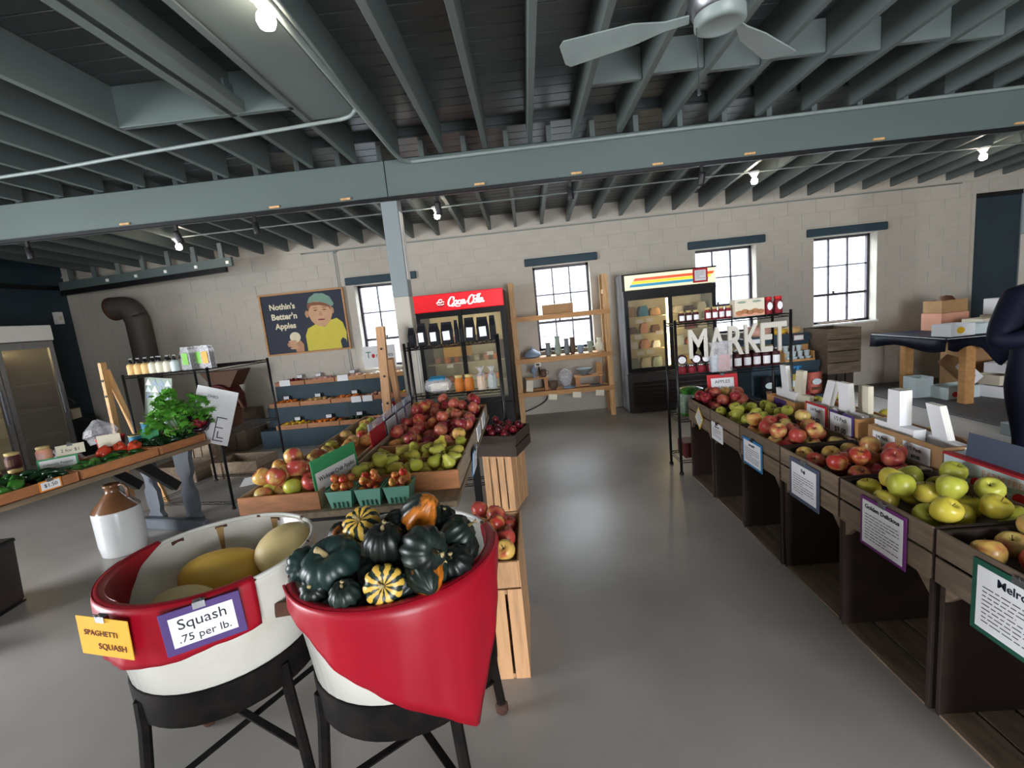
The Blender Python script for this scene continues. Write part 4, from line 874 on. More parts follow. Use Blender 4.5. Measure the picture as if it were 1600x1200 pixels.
# wooden easel-ladder beside the coffee shelf
la = thing('easel', 'tall narrow wooden easel leaning beside the coffee shelf', 'easel', (-1.38, 4.2, 0))
bar((-0.02, -0.02, 0), (0.06, -0.02, 1.6), 0.05, 0.075, 'front_leg', 'cratelight', la); bar((0.10, 0.22, 0), (0.10, 0.02, 1.3), 0.045, 0.07, 'rear_leg', 'cratelight', la)
for z in (0.9, 1.15, 1.4): MB().lathe([(0.011, 0), (0.011, 0.006), (0, 0.008)], 8, Matrix.Translation((0.012 + z * 0.027, -0.046, z)) @ Matrix.Rotation(PI / 2, 4, 'X')).build('bolt', 'black', la)

# centre produce table
ct = thing('produce_table', 'long low table in the middle of the room carrying apple and pear trays', 'table', (0, 0, 0))
MB().bbox(-1.52, -0.41, 2.10, 3.98, 0.715, 0.745, 0.003).build('table_top', 'tabletop', ct)
for x in (-1.42, -0.55):
    for y_ in (2.35, 3.8): MB().bbox(x - 0.03, x + 0.03, y_ - 0.03, y_ + 0.03, 0, 0.715, 0.004).build('leg', 'black', ct)
for y_ in (2.35, 3.8): B(-1.39, -0.58, y_ - 0.02, y_ + 0.02, 0.60, 0.66).build('stretcher', 'black', ct)
B(-0.57, -0.53, 2.38, 3.77, 0.58, 0.64).build('stretcher', 'black', ct)
def tray(name, label, x0, x1, y0, y1, z, h, front='tray', side='traygrey', divs=()):
    t = thing(name, label, 'tray', (x0, y0, z)); w_, l_ = x1 - x0, y1 - y0
    MB().bbox(0, w_, 0, 0.014, 0, h, 0.002).build('front_board', front, t); MB().bbox(0, w_, l_ - 0.014, l_, 0, h, 0.002).build('back_board', front, t)
    for x in (0, w_ - 0.012): MB().bbox(x, x + 0.012, 0.014, l_ - 0.014, 0, h, 0.002).build('side_board', side, t)
    B(0.012, w_ - 0.012, 0.014, l_ - 0.014, 0, 0.012).build('bottom', front, t)
    for d_ in divs: B(0.012, w_ - 0.012, d_ - 0.006, d_ + 0.006, 0.012, h - 0.01).build('divider', front, t)
    return t
TZ = 0.746
tray('wooden_tray', 'long wooden tray of pink-blushed apples on the left of the centre table', -1.50, -1.09, 2.13, 3.96, TZ, 0.09)
tray('wooden_tray', 'long wooden tray of pears and red apples on the right of the centre table', -1.045, -0.42, 2.26, 3.96, TZ, 0.10, divs=(0.30, 0.62, 1.22))
# slatted crates near the aisle
def stand_crate(name, label, loc, W_, D_, H_, rz, n, m='cratelight'):
    t = thing(name, label, 'crate', loc, rz); sw = (W_ - 0.012 * (n - 1)) / n
    for y_, nm in ((-D_ / 2 - 0.008, 'front_slat'), (D_ / 2, 'back_slat')):
        for k in range(n): x0 = -W_ / 2 + k * (sw + 0.012); MB().bbox(x0, x0 + sw, y_, y_ + 0.008, 0, H_, 0.0015).build(nm, m, t)
    for x, nm in ((-W_ / 2, 'side'), (W_ / 2 - 0.008, 'side')):
        ds = (D_ - 0.024) / 3
        for k in range(3): y0 = -D_ / 2 + k * (ds + 0.012); MB().bbox(x, x + 0.008, y0, y0 + ds, 0, H_, 0.0015).build('side_slat', m, t)
    for z in (0.0, H_ - 0.025): B(-W_ / 2 + 0.01, W_ / 2 - 0.01, -D_ / 2, D_ / 2, z, z + 0.02).build('end_panel', m, t)
    return t
stand_crate('slatted_crate', 'pale slatted crate standing on end beside the right-hand washtub', (-0.275, 2.10, 0), 0.29, 0.50, 0.43, 0, 4)
crate_tray('wooden_box', 'pale wooden box of red apples on the slatted crate by the washtub', (-0.42, 1.85, 0.432), 0.52, 0.29, 0.125, None, 'cratelight', 'cratelight', 0, 1, 'box', 0.03)
stand_crate('slatted_crate', 'pale slatted crate standing on end beside the produce table', (-0.30, 3.80, 0), 0.25, 0.34, 0.475, -0.29, 4)
pb = crate_tray('plum_box', 'dark wooden box of plums on the slatted crate by the table', (-0.30, 3.84, 0.477), 0.40, 0.33, 0.175, None, 'cratedark', 'cratedark', 0, 2, 'box', 0.10)
pb.rotation_euler = (0, 0, -0.29); pb.location = Matrix.Translation((-0.28, 3.79, 0.477)) @ Matrix.Rotation(-0.29, 4, 'Z') @ Vector((-0.165, -0.20, 0))

# washtubs on stands
def washtub(label, x, y_, rot):
    t = thing('washtub', label, 'washtub', (x, y_, 0), rot)
    MB().lathe([(0.0, 0.55), (0.28, 0.55), (0.288, 0.56), (0.318, 0.835), (0.325, 0.845), (0.332, 0.84), (0.328, 0.825), (0.300, 0.54), (0.292, 0.53), (0.0, 0.53)], 48, None, False).build('basin', 'enamel', t, True)
    MB().tube([(0.328 * math.cos(i * PI / 32), 0.328 * math.sin(i * PI / 32), 0.846) for i in range(64)], 0.0085, 8, True).build('rolled_rim', 'rimwear', t, True)
    MB().lathe([(0.30, 0.42), (0.304, 0.425), (0.306, 0.53), (0.300, 0.536), (0.29, 0.53), (0.29, 0.43)], 48, None, False).build('black_band', 'tubblack', t, True)
    for k in range(4):
        a = PI / 4 + k * PI / 2; c, s = math.cos(a), math.sin(a)
        MB().tube([(0.30 * c, 0.30 * s, 0.50), (0.305 * c, 0.305 * s, 0.40), (0.33 * c, 0.33 * s, 0.2), (0.345 * c, 0.345 * s, 0.04)], 0.018, 6).build('leg', 'tubblack', t)
        MB().lathe([(0.02, 0), (0.026, 0.01), (0.026, 0.035), (0.015, 0.045)], 10, Matrix.Translation((0.345 * c, 0.345 * s, 0))).build('foot', 'rust', t, True)
    for k in (0, 1):
        a = PI / 4 + k * PI / 2; c, s = math.cos(a), math.sin(a)
        bar((0.33 * c, 0.33 * s, 0.16 + k * 0.015), (-0.33 * c, -0.33 * s, 0.16 + k * 0.015), 0.025, 0.008, 'cross_brace', 'tubblack', t)
    return t
LT = (-1.205, 1.545); RT = (-0.515, 1.455)
t1 = washtub('chipped white enamel washtub on a black stand, holding spaghetti squash', *LT, 0.3)
t2 = washtub('white enamel washtub on a black stand, heaped with dark green squash', *RT, -0.1)
for a0, dz in ((100, 0.12), (60, 0.10), (128, 0.03)):
    MB().add([(0.3165 * math.cos(math.radians(a)) , 0.3165 * math.sin(math.radians(a)), z) for z in (0.838, 0.82) for a in range(a0, a0 + 9, 2)], [(i, i + 1, i + 6, i + 5) for i in range(4)]).build('rust_chip', 'rust', t1)
bar((-0.93, 1.40, 0.70), (-0.80, 1.42, 0.70), 0.012, 0.05, 'joining_strap', 'rust', None)
tag(bpy.data.objects['joining_strap'], 'rusty strap joining the two washtubs', 'strap')
for a0, w_, z0_ in ((101, 5, 0.72), (61, 6, 0.76)):
    vs = []
    for k in range(6):
        z = 0.832 - (0.832 - z0_) * k / 5; r_ = 0.288 + 0.03 * (z - 0.56) / 0.275 - 0.0012; q = w_ * (1 - 0.12 * k)
        vs += [(r_ * math.cos(math.radians(a0 + 4 - q / 2 + q * j / 3)), r_ * math.sin(math.radians(a0 + 4 - q / 2 + q * j / 3)), z) for j in range(4)]
    MB().add(vs, [(4 * k + j, 4 * k + j + 1, 4 * k + j + 5, 4 * k + j + 4) for k in range(5) for j in range(3)]).build('rust_streak', 'ruststain', t1)
def drape(name, label, ctr, prof, inner, r0=0.3425, zt=0.86, nz=10):
    """prof: list of (angle deg, drop) outside; inner: same for the inside flap"""
    t = thing(name, label, 'cloth', (ctr[0], ctr[1], 0))
    def interp(pr, a):
        for (a0, d0), (a1, d1) in zip(pr, pr[1:]):
            if a0 <= a <= a1: u_ = (a - a0) / (a1 - a0); return d0 + (d1 - d0) * u_
        return 0
    def sheet(pr, inside, nm):
        a0, a1 = pr[0][0], pr[-1][0]; n = int((a1 - a0) / 2.5) + 1; vs = []; fs = []
        for i in range(n + 1):
            ad_ = a0 + (a1 - a0) * i / n; a = math.radians(ad_); dr = interp(pr, ad_)
            for k in range(nz + 1):
                u_ = k / nz; z = zt - dr * u_
                wob = 0.004 * math.sin(ad_ * 0.22 + u_ * 2) * u_ + 0.0012 * math.sin(ad_ * 0.6) * u_
                if inside: r_ = (r0 - 0.031 - dr * u_ * 0.10 - 0.001) - abs(wob) * 0.5
                else:
                    r_ = r0 + 0.002 + wob + 0.03 * max(0, dr - 0.2) * u_
                    if u_ < 0.12: r_ -= (0.12 - u_) * 0.05
                vs.append((r_ * math.cos(a), r_ * math.sin(a), z))
        for i in range(n):
            for k in range(nz): q = i * (nz + 1) + k; fs.append((q, q + 1, q + nz + 2, q + nz + 1))
        # strip over the rim
        o = MB().add(vs, fs).build(nm, 'redcloth', t, True)
        so_ = o.modifiers.new('thickness', 'SOLIDIFY'); so_.thickness = 0.0015; so_.offset = 1 if not inside else -1
        return o
    sheet(prof, False, 'outer_drape'); 
    if inner: sheet(inner, True, 'inner_flap')
    a0 = min(prof[0][0], inner[0][0] if inner else 999); a1 = max(prof[-1][0], inner[-1][0] if inner else -999)
    n = int((a1 - a0) / 2.5) + 1; vs = []; fs = []
    for i in range(n + 1):
        a = math.radians(a0 + (a1 - a0) * i / n)
        for rr_, zz in ((r0 - 0.0025, zt - 0.003), (r0 - 0.008, zt + 0.0006), (r0 - 0.0145, zt + 0.002), (r0 - 0.022, zt + 0.0006), (r0 - 0.032, zt - 0.003)): vs.append((rr_ * math.cos(a), rr_ * math.sin(a), zz))
    for i in range(n):
        for k in range(4): q = i * 5 + k; fs.append((q, q + 1, q + 6, q + 5))
    MB().add(vs, fs).build('rim_fold', 'redcloth', t, True)
    return t
drape('red_cloth', 'red vinyl cloth hanging in a point over the front of the right-hand washtub', RT, [(212, 0.002), (236, 0.09), (262, 0.205), (285, 0.30), (303, 0.385), (317, 0.465), (325, 0.38), (343, 0.19), (360, 0.06), (372, 0.01)], [(335, 0.02), (350, 0.12), (372, 0.10), (385, 0.01)])
drape('red_cloth', 'red vinyl cloth folded over the front of the left-hand washtub', LT, [(184, 0.17), (205, 0.20), (240, 0.20), (270, 0.19), (300, 0.165), (322, 0.16)], [(160, 0.005), (178, 0.05), (200, 0.15), (230, 0.17), (250, 0.1)])
def on_tub(ctr, deg, r_, z):
    a = math.radians(deg); return (ctr[0] + r_ * math.cos(a), ctr[1] + r_ * math.sin(a), z), a + PI / 2
p, rz = on_tub(LT, 298, 0.362, 0.785)
card('price_sign', 'purple-bordered sign reading Squash .75 per lb. on the left washtub', 'sign', p, rz, 0.205, 0.135, 'purple', bw=0.021, tilt=0.0, roll=-0.03, clip='chrome', texts=[('Squash', 0, 0.02, 0.13, 0.042), ('.75 per lb.', 0, -0.025, 0.135, 0.03)])
p, rz = on_tub(LT, 253, 0.368, 0.785); rz += 0.12
card('variety_sheet', 'yellow sheet hand-lettered SPAGHETTI SQUASH on the left washtub', 'sign', p, rz, 0.19, 0.125, None, 'yellowsheet', roll=0.06, clip='chrome', th=0.002, texts=[('SPAGHETTI', -0.01, 0.012, 0.12, 0.026), ('SQUASH', 0.025, -0.03, 0.10, 0.026)], tcol='machine')
# ------------------------------------------------------------ left side: produce table, wire shelf, fridge, jug
lt = thing('trestle_table', 'long board table on grey trestles with peppers, at the left', 'table', (-2.9, 3.9, 0), -0.244)
LM = Matrix.Translation((-2.9, 3.9, 0)) @ Matrix.Rotation(-0.244, 4, 'Z')
for k in range(3): MB().bbox(-0.86 + k * 0.29, -0.575 + k * 0.29, -2.3, 0.02, 0.725, 0.76, 0.004).build('top_board', 'tabletop', lt)
bal = [(-0.09, 0), (-0.09, 0.10), (-0.06, 0.14), (-0.075, 0.2), (-0.075, 0.34), (-0.05, 0.38), (-0.05, 0.46), (-0.085, 0.52), (-0.085, 0.64), (-0.11, 0.725),
       (0.11, 0.725), (0.085, 0.64), (0.085, 0.52), (0.05, 0.46), (0.05, 0.38), (0.075, 0.34), (0.075, 0.2), (0.06, 0.14), (0.09, 0.10), (0.09, 0)]
for yb in (-0.12, -1.75):
    for x in (-0.18, -0.62):
        MB().prism(bal, yb - 0.02, yb + 0.02, Matrix.Translation((x, 0, 0))).build('turned_leg', 'trestle', lt)
        for dx in (-0.03, 0.03): MB().lathe([(0.01, 0), (0.01, 0.006), (0, 0.009)], 8, Matrix.Translation((x + dx, yb - 0.021, 0.08)) @ Matrix.Rotation(PI / 2, 4, 'X')).build('bolt', 'steel', lt)
    MB().bbox(-0.84, 0.02, yb - 0.09, yb - 0.022, 0, 0.10, 0.01).build('foot_rail', 'trestle', lt)
for x in (-0.18, -0.62): bar((x, -0.22, 0.42), (x, -0.47, 0.70), 0.06, 0.075, 'diagonal_brace', 'black', lt)
def ltray(label, y0, y1):
    t = thing('wooden_tray', label, 'tray', LM @ Vector((-0.42, y0, 0.762)), -0.244); w_, l_ = 0.40, y1 - y0
    MB().bbox(0, w_, 0, 0.012, 0, 0.065, 0.002).build('end_board', 'tray', t); MB().bbox(0, w_, l_ - 0.012, l_, 0, 0.065, 0.002).build('end_board', 'tray', t)
    for x in (0, w_ - 0.012): MB().bbox(x, x + 0.012, 0.012, l_ - 0.012, 0, 0.065, 0.002).build('side_board', 'tray', t)
    B(0.012, w_ - 0.012, 0.012, l_ - 0.012, 0, 0.008).build('bottom', 'tray', t)
ltray('wooden tray of bell peppers nearest the left edge', -1.88, -0.97); ltray('wooden tray of green peppers in the middle of the trestle table', -0.95, -0.42); ltray('wooden tray of dark chillies at the far end of the trestle table', -0.40, 0.0)
bell = MB()
def ribbed(prof, n, ribs, depth, pw=1.0, squash=None):
    vs = []; fs = []
    for r_, z in prof:
        for i in range(n):
            a = 2 * PI * i / n; k = 1 - depth * (1 - abs(math.cos(ribs * a / 2)) ** pw); k = 1 - depth * abs(math.sin(ribs * a / 2)) ** 0 * (1 - abs(math.cos(ribs * a / 2)))
            vs.append((r_ * k * math.cos(a), r_ * k * math.sin(a), z))
    for j in range(len(prof) - 1):
        for i in range(n): q = j * n + i; q2 = j * n + (i + 1) % n; fs.append((q, q2, q2 + n, q + n))
    fs.append(tuple(range(n - 1, -1, -1))); fs.append(tuple((len(prof) - 1) * n + i for i in range(n)))
    return MB().add(vs, fs)
bellm = ribbed([(0.012, -0.04), (0.03, -0.045), (0.042, -0.02), (0.046, 0.015), (0.038, 0.042), (0.015, 0.04), (0.004, 0.034)], 24, 4, 0.25)
chil = MB().tube(smooth_path([(-0.045, 0, 0), (-0.02, 0, 0.006), (0.01, 0.0, 0.004), (0.04, 0, -0.008), (0.052, 0, -0.014)], 3), [0.005, 0.010, 0.014, 0.016, 0.017, 0.0175, 0.0175, 0.017, 0.015, 0.012, 0.009, 0.005, 0.002], 8)
stem_s = MB().tube([(0, 0, 0), (0.002, 0, 0.012), (0.006, 0, 0.022)], [0.004, 0.003, 0.004], 6).mesh('stem', 'pepper', True)
def drop(nm, me, label, cat, group, loc, rot, scale=1.0, stem=None, sl=None):
    o = link(nm, me, None, loc, rot, (scale,) * 3 if not isinstance(scale, tuple) else scale); tag(o, label, cat, group)
    if stem: link('stem', stem, o, sl)
    return o
rr = random.Random(21)
def zlab(b_, x, ym, y_, z): return b_ + ', ' + ('upper' if z > 0.83 else 'lower') + ' layer, ' + ('aisle' if x > -0.22 else 'wall') + ' side, ' + ('far' if y_ > ym else 'near') + ' half'
bm_g = bellm.mesh('bell_pepper', 'pepper', True); bm_r = bellm.mesh('bell_pepper', 'pepper_red', True); ch_g = chil.mesh('chilli', 'pepper', True); ch_d = chil.mesh('chilli', 'pepper_dark', True)
def pack(n, x0, x1, y0, y1, zf, r, seed, tries=22, bias=None):
    R_ = random.Random(seed); out = []
    for i in range(n):
        best = None
        for t in range(tries):
            x, y_ = R_.uniform(x0 + r, x1 - r), R_.uniform(y0 + r, y1 - r); z = zf + r
            for (a, b, c) in out:
                d2 = (a - x) ** 2 + (b - y_) ** 2
                if d2 < 4 * r * r: z = max(z, c + math.sqrt(4 * r * r - d2))
            s = z + (bias(x, y_) if bias else 0)
            if best is None or s < best[0]: best = (s, x, y_, z)
        out.append(best[1:])
    return out
for x, y_, z in pack(12, -0.40, -0.035, -1.6, -1.12, 0.78, 0.044, 4):
    drop('bell_pepper', bm_g, 'green bell pepper in the tray nearest the left edge', 'pepper', 'green bell peppers', LM @ Vector((x, y_, z)), (rr.uniform(-1, 1), rr.uniform(-1, 1), rr.uniform(0, 6)), 1, stem_s, (0, 0, 0.036))
for i, (x, y_, z) in enumerate(pack(22, -0.375, -0.06, -1.09, -0.985, 0.772, 0.021, 5)):
    drop('chilli', ch_d, zlab('dark green jalapeno beside the bell peppers', x, -1.04, y_, z), 'chilli', 'jalapenos beside the bell peppers', LM @ Vector((x, y_, z)), (0, rr.uniform(-.3, .3), rr.uniform(0, 6)), 1.15)
for i, (x, y_, z) in enumerate(pack(44, -0.375, -0.065, -0.90, -0.46, 0.772, 0.022, 6)):
    drop('chilli', ch_g, zlab('bright green pepper in the middle tray', x, -0.71, y_, z), 'chilli', 'green peppers in the middle tray', LM @ Vector((x, y_, z)), (0, rr.uniform(-.3, .3), rr.uniform(0, 6)), 1.2)
for i, (x, y_) in enumerate(((-0.30, -0.5), (-0.2, -0.47), (-0.34, -0.6))):
    drop('bell_pepper', bm_r, ['red bell pepper at the back of the green peppers', 'red bell pepper nearest the dark chillies', 'red bell pepper farthest left behind the green peppers'][i], 'pepper', None, LM @ Vector((x, y_, 0.85)), (0.6, 0.4 * i, i), 1, stem_s, (0, 0, 0.036))
for i, (x, y_, z) in enumerate(pack(54, -0.375, -0.065, -0.36, -0.035, 0.772, 0.023, 8)):
    drop('chilli', ch_d, zlab('glossy dark chilli in the far tray', x, -0.2, y_, z), 'chilli', 'dark chillies in the far tray', LM @ Vector((x, y_, z)), (0, rr.uniform(-.4, .4), rr.uniform(0, 6)), 1.2)
card('price_card', 'orange-bordered price card on the front of the pepper trays', 'price card', LM @ Vector((0.0, -1.14, 0.80)), -0.244 + PI / 2, 0.12, 0.07, 'orange', bw=0.009, texts=[('$1.50', 0, 0, 0.07, 0.028)], clip='steel')
card('price_card', 'white card reading 2 for $1 clipped behind the green peppers', 'price card', LM @ Vector((-0.38, -0.78, 0.93)), -0.244 + 0.9, 0.16, 0.075, None, 'cream', texts=[('2 for $1', 0, -0.005, 0.1, 0.035)], clip=True, tilt=-.1)
card('price_card', 'green-bordered card propped behind the jalapenos', 'price card', LM @ Vector((-0.40, -0.86, 0.85)), -0.244 + 0.9, 0.22, 0.09, 'greensign', bw=0.012, texts=[('Cubanelle Peppers', 0, 0, 0.16, 0.025)], tilt=-.1)
card('price_card', 'plain cream card at the left edge of the pepper table', 'price card', LM @ Vector((-0.30, -1.30, 0.87)), -0.244 + 0.9, 0.10, 0.08, None, 'cream')
for i, (x, y_, z) in enumerate(((-0.60, -1.12, 0.761), (-0.50, -1.05, 0.761), (-0.56, -1.02, 0.873), (-0.66, -1.1, 0.873), (-0.50, -0.88, 0.761), (-0.49, -0.88, 0.873))):
    jar('salsa_jar', ['lower salsa jar at the left edge', 'lower salsa jar beside the first', 'upper salsa jar right of the pair', 'upper salsa jar at the very left', 'salsa jar in the clear bag', 'pink salsa jar with a gold lid above the clear bag'][i] + ' of the pepper table', 'jar', LM @ Vector((x, y_, z)), 0.045, 0.11, 'jam' if i < 4 else 'salmon', 'lidgold', 'salsa jars', 'brown' if i < 4 else 'pink')
t = thing('clear_bag', 'crumpled clear bag in the middle of the pepper table', 'bag', LM @ Vector((-0.52, -0.72, 0.761))); MB().lathe([(0.07, 0), (0.1, 0.05), (0.08, 0.11), (0.05, 0.14), (0.06, 0.17), (0, 0.18)], 9, Matrix.Rotation(0.2, 4, 'X')).build('film', 'cello', t); MB().lathe([(0.06, 0.004), (0.075, 0.05), (0.05, 0.1), (0, 0.11)], 8).build('contents', 'redtub', t)
t = thing('red_tub', 'red tub under a white plastic bag on the pepper table', 'tub', LM @ Vector((-0.52, -0.42, 0.761)))
MB().lathe([(0.075, 0), (0.095, 0.15), (0.1, 0.15), (0.1, 0.165), (0.088, 0.165), (0.07, 0.01), (0, 0.01)], 20).build('body', 'redtub', t, True)
MB().lathe([(0.092, 0.13), (0.1, 0.18), (0.12, 0.2), (0.1, 0.25), (0.05, 0.29), (0.02, 0.32), (0, 0.31)], 10, Matrix.Translation((-0.03, 0, 0)) @ Matrix.Rotation(-0.2, 4, 'Y')).build('plastic_bag', 'cello', t)
MB().cbox((0.07, -0.085, 0.15), (0.15, 0.003, 0.10), (0.1, 0, 0.5)).build('card', 'cream', t)
for i, (x, y_, z) in enumerate(((-0.50, -0.12, 0.761), (-0.36, -0.18, 0.84), (-0.50, -0.12, 0.872), (-0.64, -0.15, 0.761))):
    t = thing('blue_can', ['lower blue can at the far end of the pepper table', 'blue can with a gold rim in front of the other cans', 'upper blue can stacked on another', 'blue can farthest back'][i], 'can', LM @ Vector((x, y_, z))); MB().lathe([(0.048, 0), (0.05, 0.004), (0.05, 0.1), (0.048, 0.104)], 18).build('body', 'bluecan', t, True); MB().lathe([(0.051, 0.098), (0.052, 0.108), (0.046, 0.108), (0.044, 0.104), (0, 0.104)], 18).build('rim', 'lidgold', t, True)
bpy.data.objects['blue_can.001'].location.z = 0.762
card('price_card', 'green card standing by the blue cans', 'price card', LM @ Vector((-0.30, -0.26, 0.88)), -0.244 + 0.8, 0.12, 0.09, None, 'greensign')
card('price_card', 'white card standing behind the parsley', 'price card', LM @ Vector((-0.42, 0.02, 0.93)), -0.1, 0.16, 0.08, None, 'paper')
# parsley and a dark bowl
pa = thing('parsley_bunch', 'leafy bunch of parsley standing at the end of the pepper table', 'parsley', LM @ Vector((-0.20, -0.06, 0.80)))
lf = MB(); stm = MB(); R2 = random.Random(9)
for i in range(60):
    a, el, L_ = R2.uniform(0, 2 * PI), R2.uniform(0.25, 1.45), R2.uniform(0.22, 0.40)
    tip = Vector((math.cos(a) * math.cos(el) * 0.75, math.sin(a) * math.cos(el) * 0.75, math.sin(el))) * L_ + Vector((-0.02, 0, 0.04))
    stm.tube([(0, 0, 0), tip * 0.5 + Vector((0, 0, 0.03)), tip], [0.003, 0.002, 0.0015], 4)
    for j in range(7):
        c = tip + Vector((R2.uniform(-.045, .045), R2.uniform(-.045, .045), R2.uniform(-.04, .03))); m_ = Matrix.Translation(c) @ Euler((R2.uniform(-.9, .9), R2.uniform(-.9, .9), R2.uniform(0, 6))).to_matrix().to_4x4()
        s = R2.uniform(0.022, 0.042)
        lf.add([(0, -s, 0), (s * .5, -s * .5, s * .15), (s, -s * .3, 0), (s * .6, s * .1, s * .1), (s * .8, s * .7, 0), (s * .2, s * .5, s * .15), (0, s * 1.1, 0), (-s * .2, s * .5, s * .15), (-s * .8, s * .7, 0), (-s * .6, s * .1, s * .1), (-s, -s * .3, 0), (-s * .5, -s * .5, s * .15)], [tuple(range(12))], m_)
stm.build('stalks', 'leaf', pa); o = lf.build('leaves', 'leaf', pa); o['kind'] = 'stuff'
bo = thing('dark_bowl', 'dark tilted bowl with beetroot at the far end of the pepper table', 'bowl', LM @ Vector((-0.045, -0.02, 0.93)), rot=(0.9, 0.25, 0.3))
MB().lathe([(0.03, -0.07), (0.075, -0.05), (0.095, 0.0), (0.09, 0.035), (0.082, 0.03), (0.085, 0.0), (0.06, -0.04), (0, -0.05)], 20).build('body', 'eggplant', bo, True)
for i in range(4): MB().lathe([(0, -0.03), (0.025, -0.02), (0.032, 0), (0.02, 0.025), (0, 0.03)], 10, Matrix.Translation((-0.03 + 0.022 * i, -0.02 + 0.03 * (i % 2), 0.0))).build('beetroot', 'jamred', bo, True)
us = thing('lettered_board', 'tilted white board with outlined capital letters at the table end', 'sign', (-2.93, 4.06, 0.95)); us.rotation_euler = Euler((-0.12, 0.32, 0.1), 'XYZ')
MB().bbox(-0.18, 0.18, 0, 0.006, -0.25, 0.25, 0.001).build('board', 'paper', us)
text('OHIO', .05, 'ink', us, (-0.03, -0.002, 0.17), (PI / 2, 0, 0), width=0.09, height=0.03)
for q in ([(0.005, -0.20), (0.005, -0.06), (0.05, -0.06)], ): pass
strokes([[(-0.15, -0.1), (-0.15, -0.18), (-0.13, -0.21), (-0.11, -0.18), (-0.11, -0.1)], [(-0.06, -0.22), (-0.06, -0.08), (-0.02, -0.09), (-0.015, -0.13), (-0.055, -0.15)], [(-0.05, -0.15), (-0.01, -0.22)]], 0.004, 'ink', us, 'letter_strokes', (0, -0.0015, 0), 3)
mbE = MB()
for q in ((0.04, 0.048, -0.22, 0.0), (0.04, 0.13, -0.008, 0.0), (0.04, 0.11, -0.1, -0.092), (0.04, 0.13, -0.22, -0.212), (0.07, 0.078, -0.19, -0.13), (0.07, 0.13, -0.19, -0.182)): mbE.box(q[0], q[1], -0.002, -0.001, q[2], q[3])
mbE.build('letter_strokes', 'ink', us)
# jug and bin on the floor
jg = thing('stoneware_jug', 'white stoneware jug with a brown shoulder and small loop handle', 'jug', (-3.44, 3.46, 0))
MB().lathe([(0.135, 0), (0.15, 0.012), (0.16, 0.10), (0.162, 0.355), (0.16, 0.37)], 36).build('body', 'stone', jg, True)
MB().lathe([(0.16, 0.37), (0.152, 0.385), (0.055, 0.50), (0.048, 0.515), (0.048, 0.545), (0.058, 0.55), (0.058, 0.57), (0.04, 0.575), (0.03, 0.55)], 36, None, False).build('shoulder', 'jugbrown', jg, True)
MB().tube(smooth_path([(0.05, 0, 0.555), (0.10, 0, 0.56), (0.125, 0, 0.52), (0.12, 0, 0.455)], 5), 0.012, 8).build('handle', 'jugbrown', jg, True)
bn = thing('waste_bin', 'dark grey square bin on the floor at the left edge', 'bin', (-3.74, 2.60, 0), 0.1)
MB().add([(x * k, y_ * k, z) for z, k in ((0.0, 0.17), (0.03, 0.185), (0.42, 0.2)) for x, y_ in ((-1, -1), (1, -1), (1, 1), (-1, 1))], [(3, 2, 1, 0)] + [(a + b, a + (b + 1) % 4, a + 4 + (b + 1) % 4, a + 4 + b) for a in (0, 4) for b in range(4)] + [(8, 9, 10, 11)]).build('body', 'fridgebrown', bn)
MB().bbox(-0.21, 0.21, -0.21, 0.21, 0.42, 0.45, 0.008).build('lid', 'blackplastic', bn); B(-0.19, 0.19, -0.19, 0.19, 0, 0.012).build('plinth', 'black', bn)
# left wire shelf
ang = math.atan2(0.15, -0.93)
wl = wire_shelf('wire_shelf', 'tall dark wire shelf of soap bottles at the left', (-3.93, 4.33, 0), 0.96, 0.80, [0.08, 0.72, 1.37], 1.385, math.atan2(-0.15, 0.93), 'black', 'black')
WM = Matrix.Translation((-3.93, 4.33, 0)) @ Matrix.Rotation(math.atan2(-0.15, 0.93), 4, 'Z')
ordn = ['leftmost', 'second', 'third', 'fourth', 'fifth', 'sixth', 'seventh', 'eighth', 'ninth', 'tenth']
def soap(x, y_, m_, lab):
    t = thing('soap_bottle', lab, 'bottle', WM @ Vector((x, y_, 1.372)), group='soap bottles on the left wire shelf')
    MB().lathe([(0.033, 0), (0.038, 0.006), (0.038, 0.085), (0.03, 0.10), (0.014, 0.11)], 14).build('body', m_, t, True)
    p_ = MB().lathe([(0.015, 0.108), (0.017, 0.11), (0.017, 0.128), (0.006, 0.132), (0.006, 0.15)], 10).build('pump', 'black', t, True); B(-0.006, 0.03, -0.006, 0.006, 0.148, 0.158).build('spout', 'black', p_)
for i in range(7): soap(0.05 + i * 0.085, 0.06, ['candle', 'candle', 'orange', 'candlewhite', 'candlewhite', 'candlewhite', 'cups'][i] if i != 2 else 'candle', f'{ordn[i]} soap bottle from the left in the front row of the left wire shelf')
for i in range(4): soap(0.10 + i * 0.14, 0.17, 'candlewhite', f'{ordn[i]} soap bottle from the left in the rear row of the left wire shelf')
for i, (x, m_) in enumerate(((0.68, 'labelgreen'), (0.78, 'labelgreen'), (0.90, 'labelorange'))):
    t = thing('granola_bag', ['left clear bag with a green label on the left wire shelf', 'middle clear bag with a green label, half hidden', 'clear bag with an orange label on the left wire shelf'][i], 'bag', WM @ Vector((x, 0.10 + 0.05 * (i == 1), 1.372)), -0.2)
    MB().prism([(-0.055, 0), (0.055, 0), (0.052, 0.17), (0.04, 0.215), (-0.04, 0.22), (-0.052, 0.17)], -0.03, 0.03).build('pouch', 'cello', t); B(-0.035, 0.03, -0.034, -0.031, 0.05, 0.16).build('label', m_, t); MB().prism([(-0.05, 0.003), (0.05, 0.003), (0.048, 0.15), (-0.046, 0.16)], -0.026, 0.026).build('contents', 'stovepipe', t); B(-0.04, 0.04, -0.008, 0.008, 0.19, 0.2).build('seal', 'blackplastic', t)
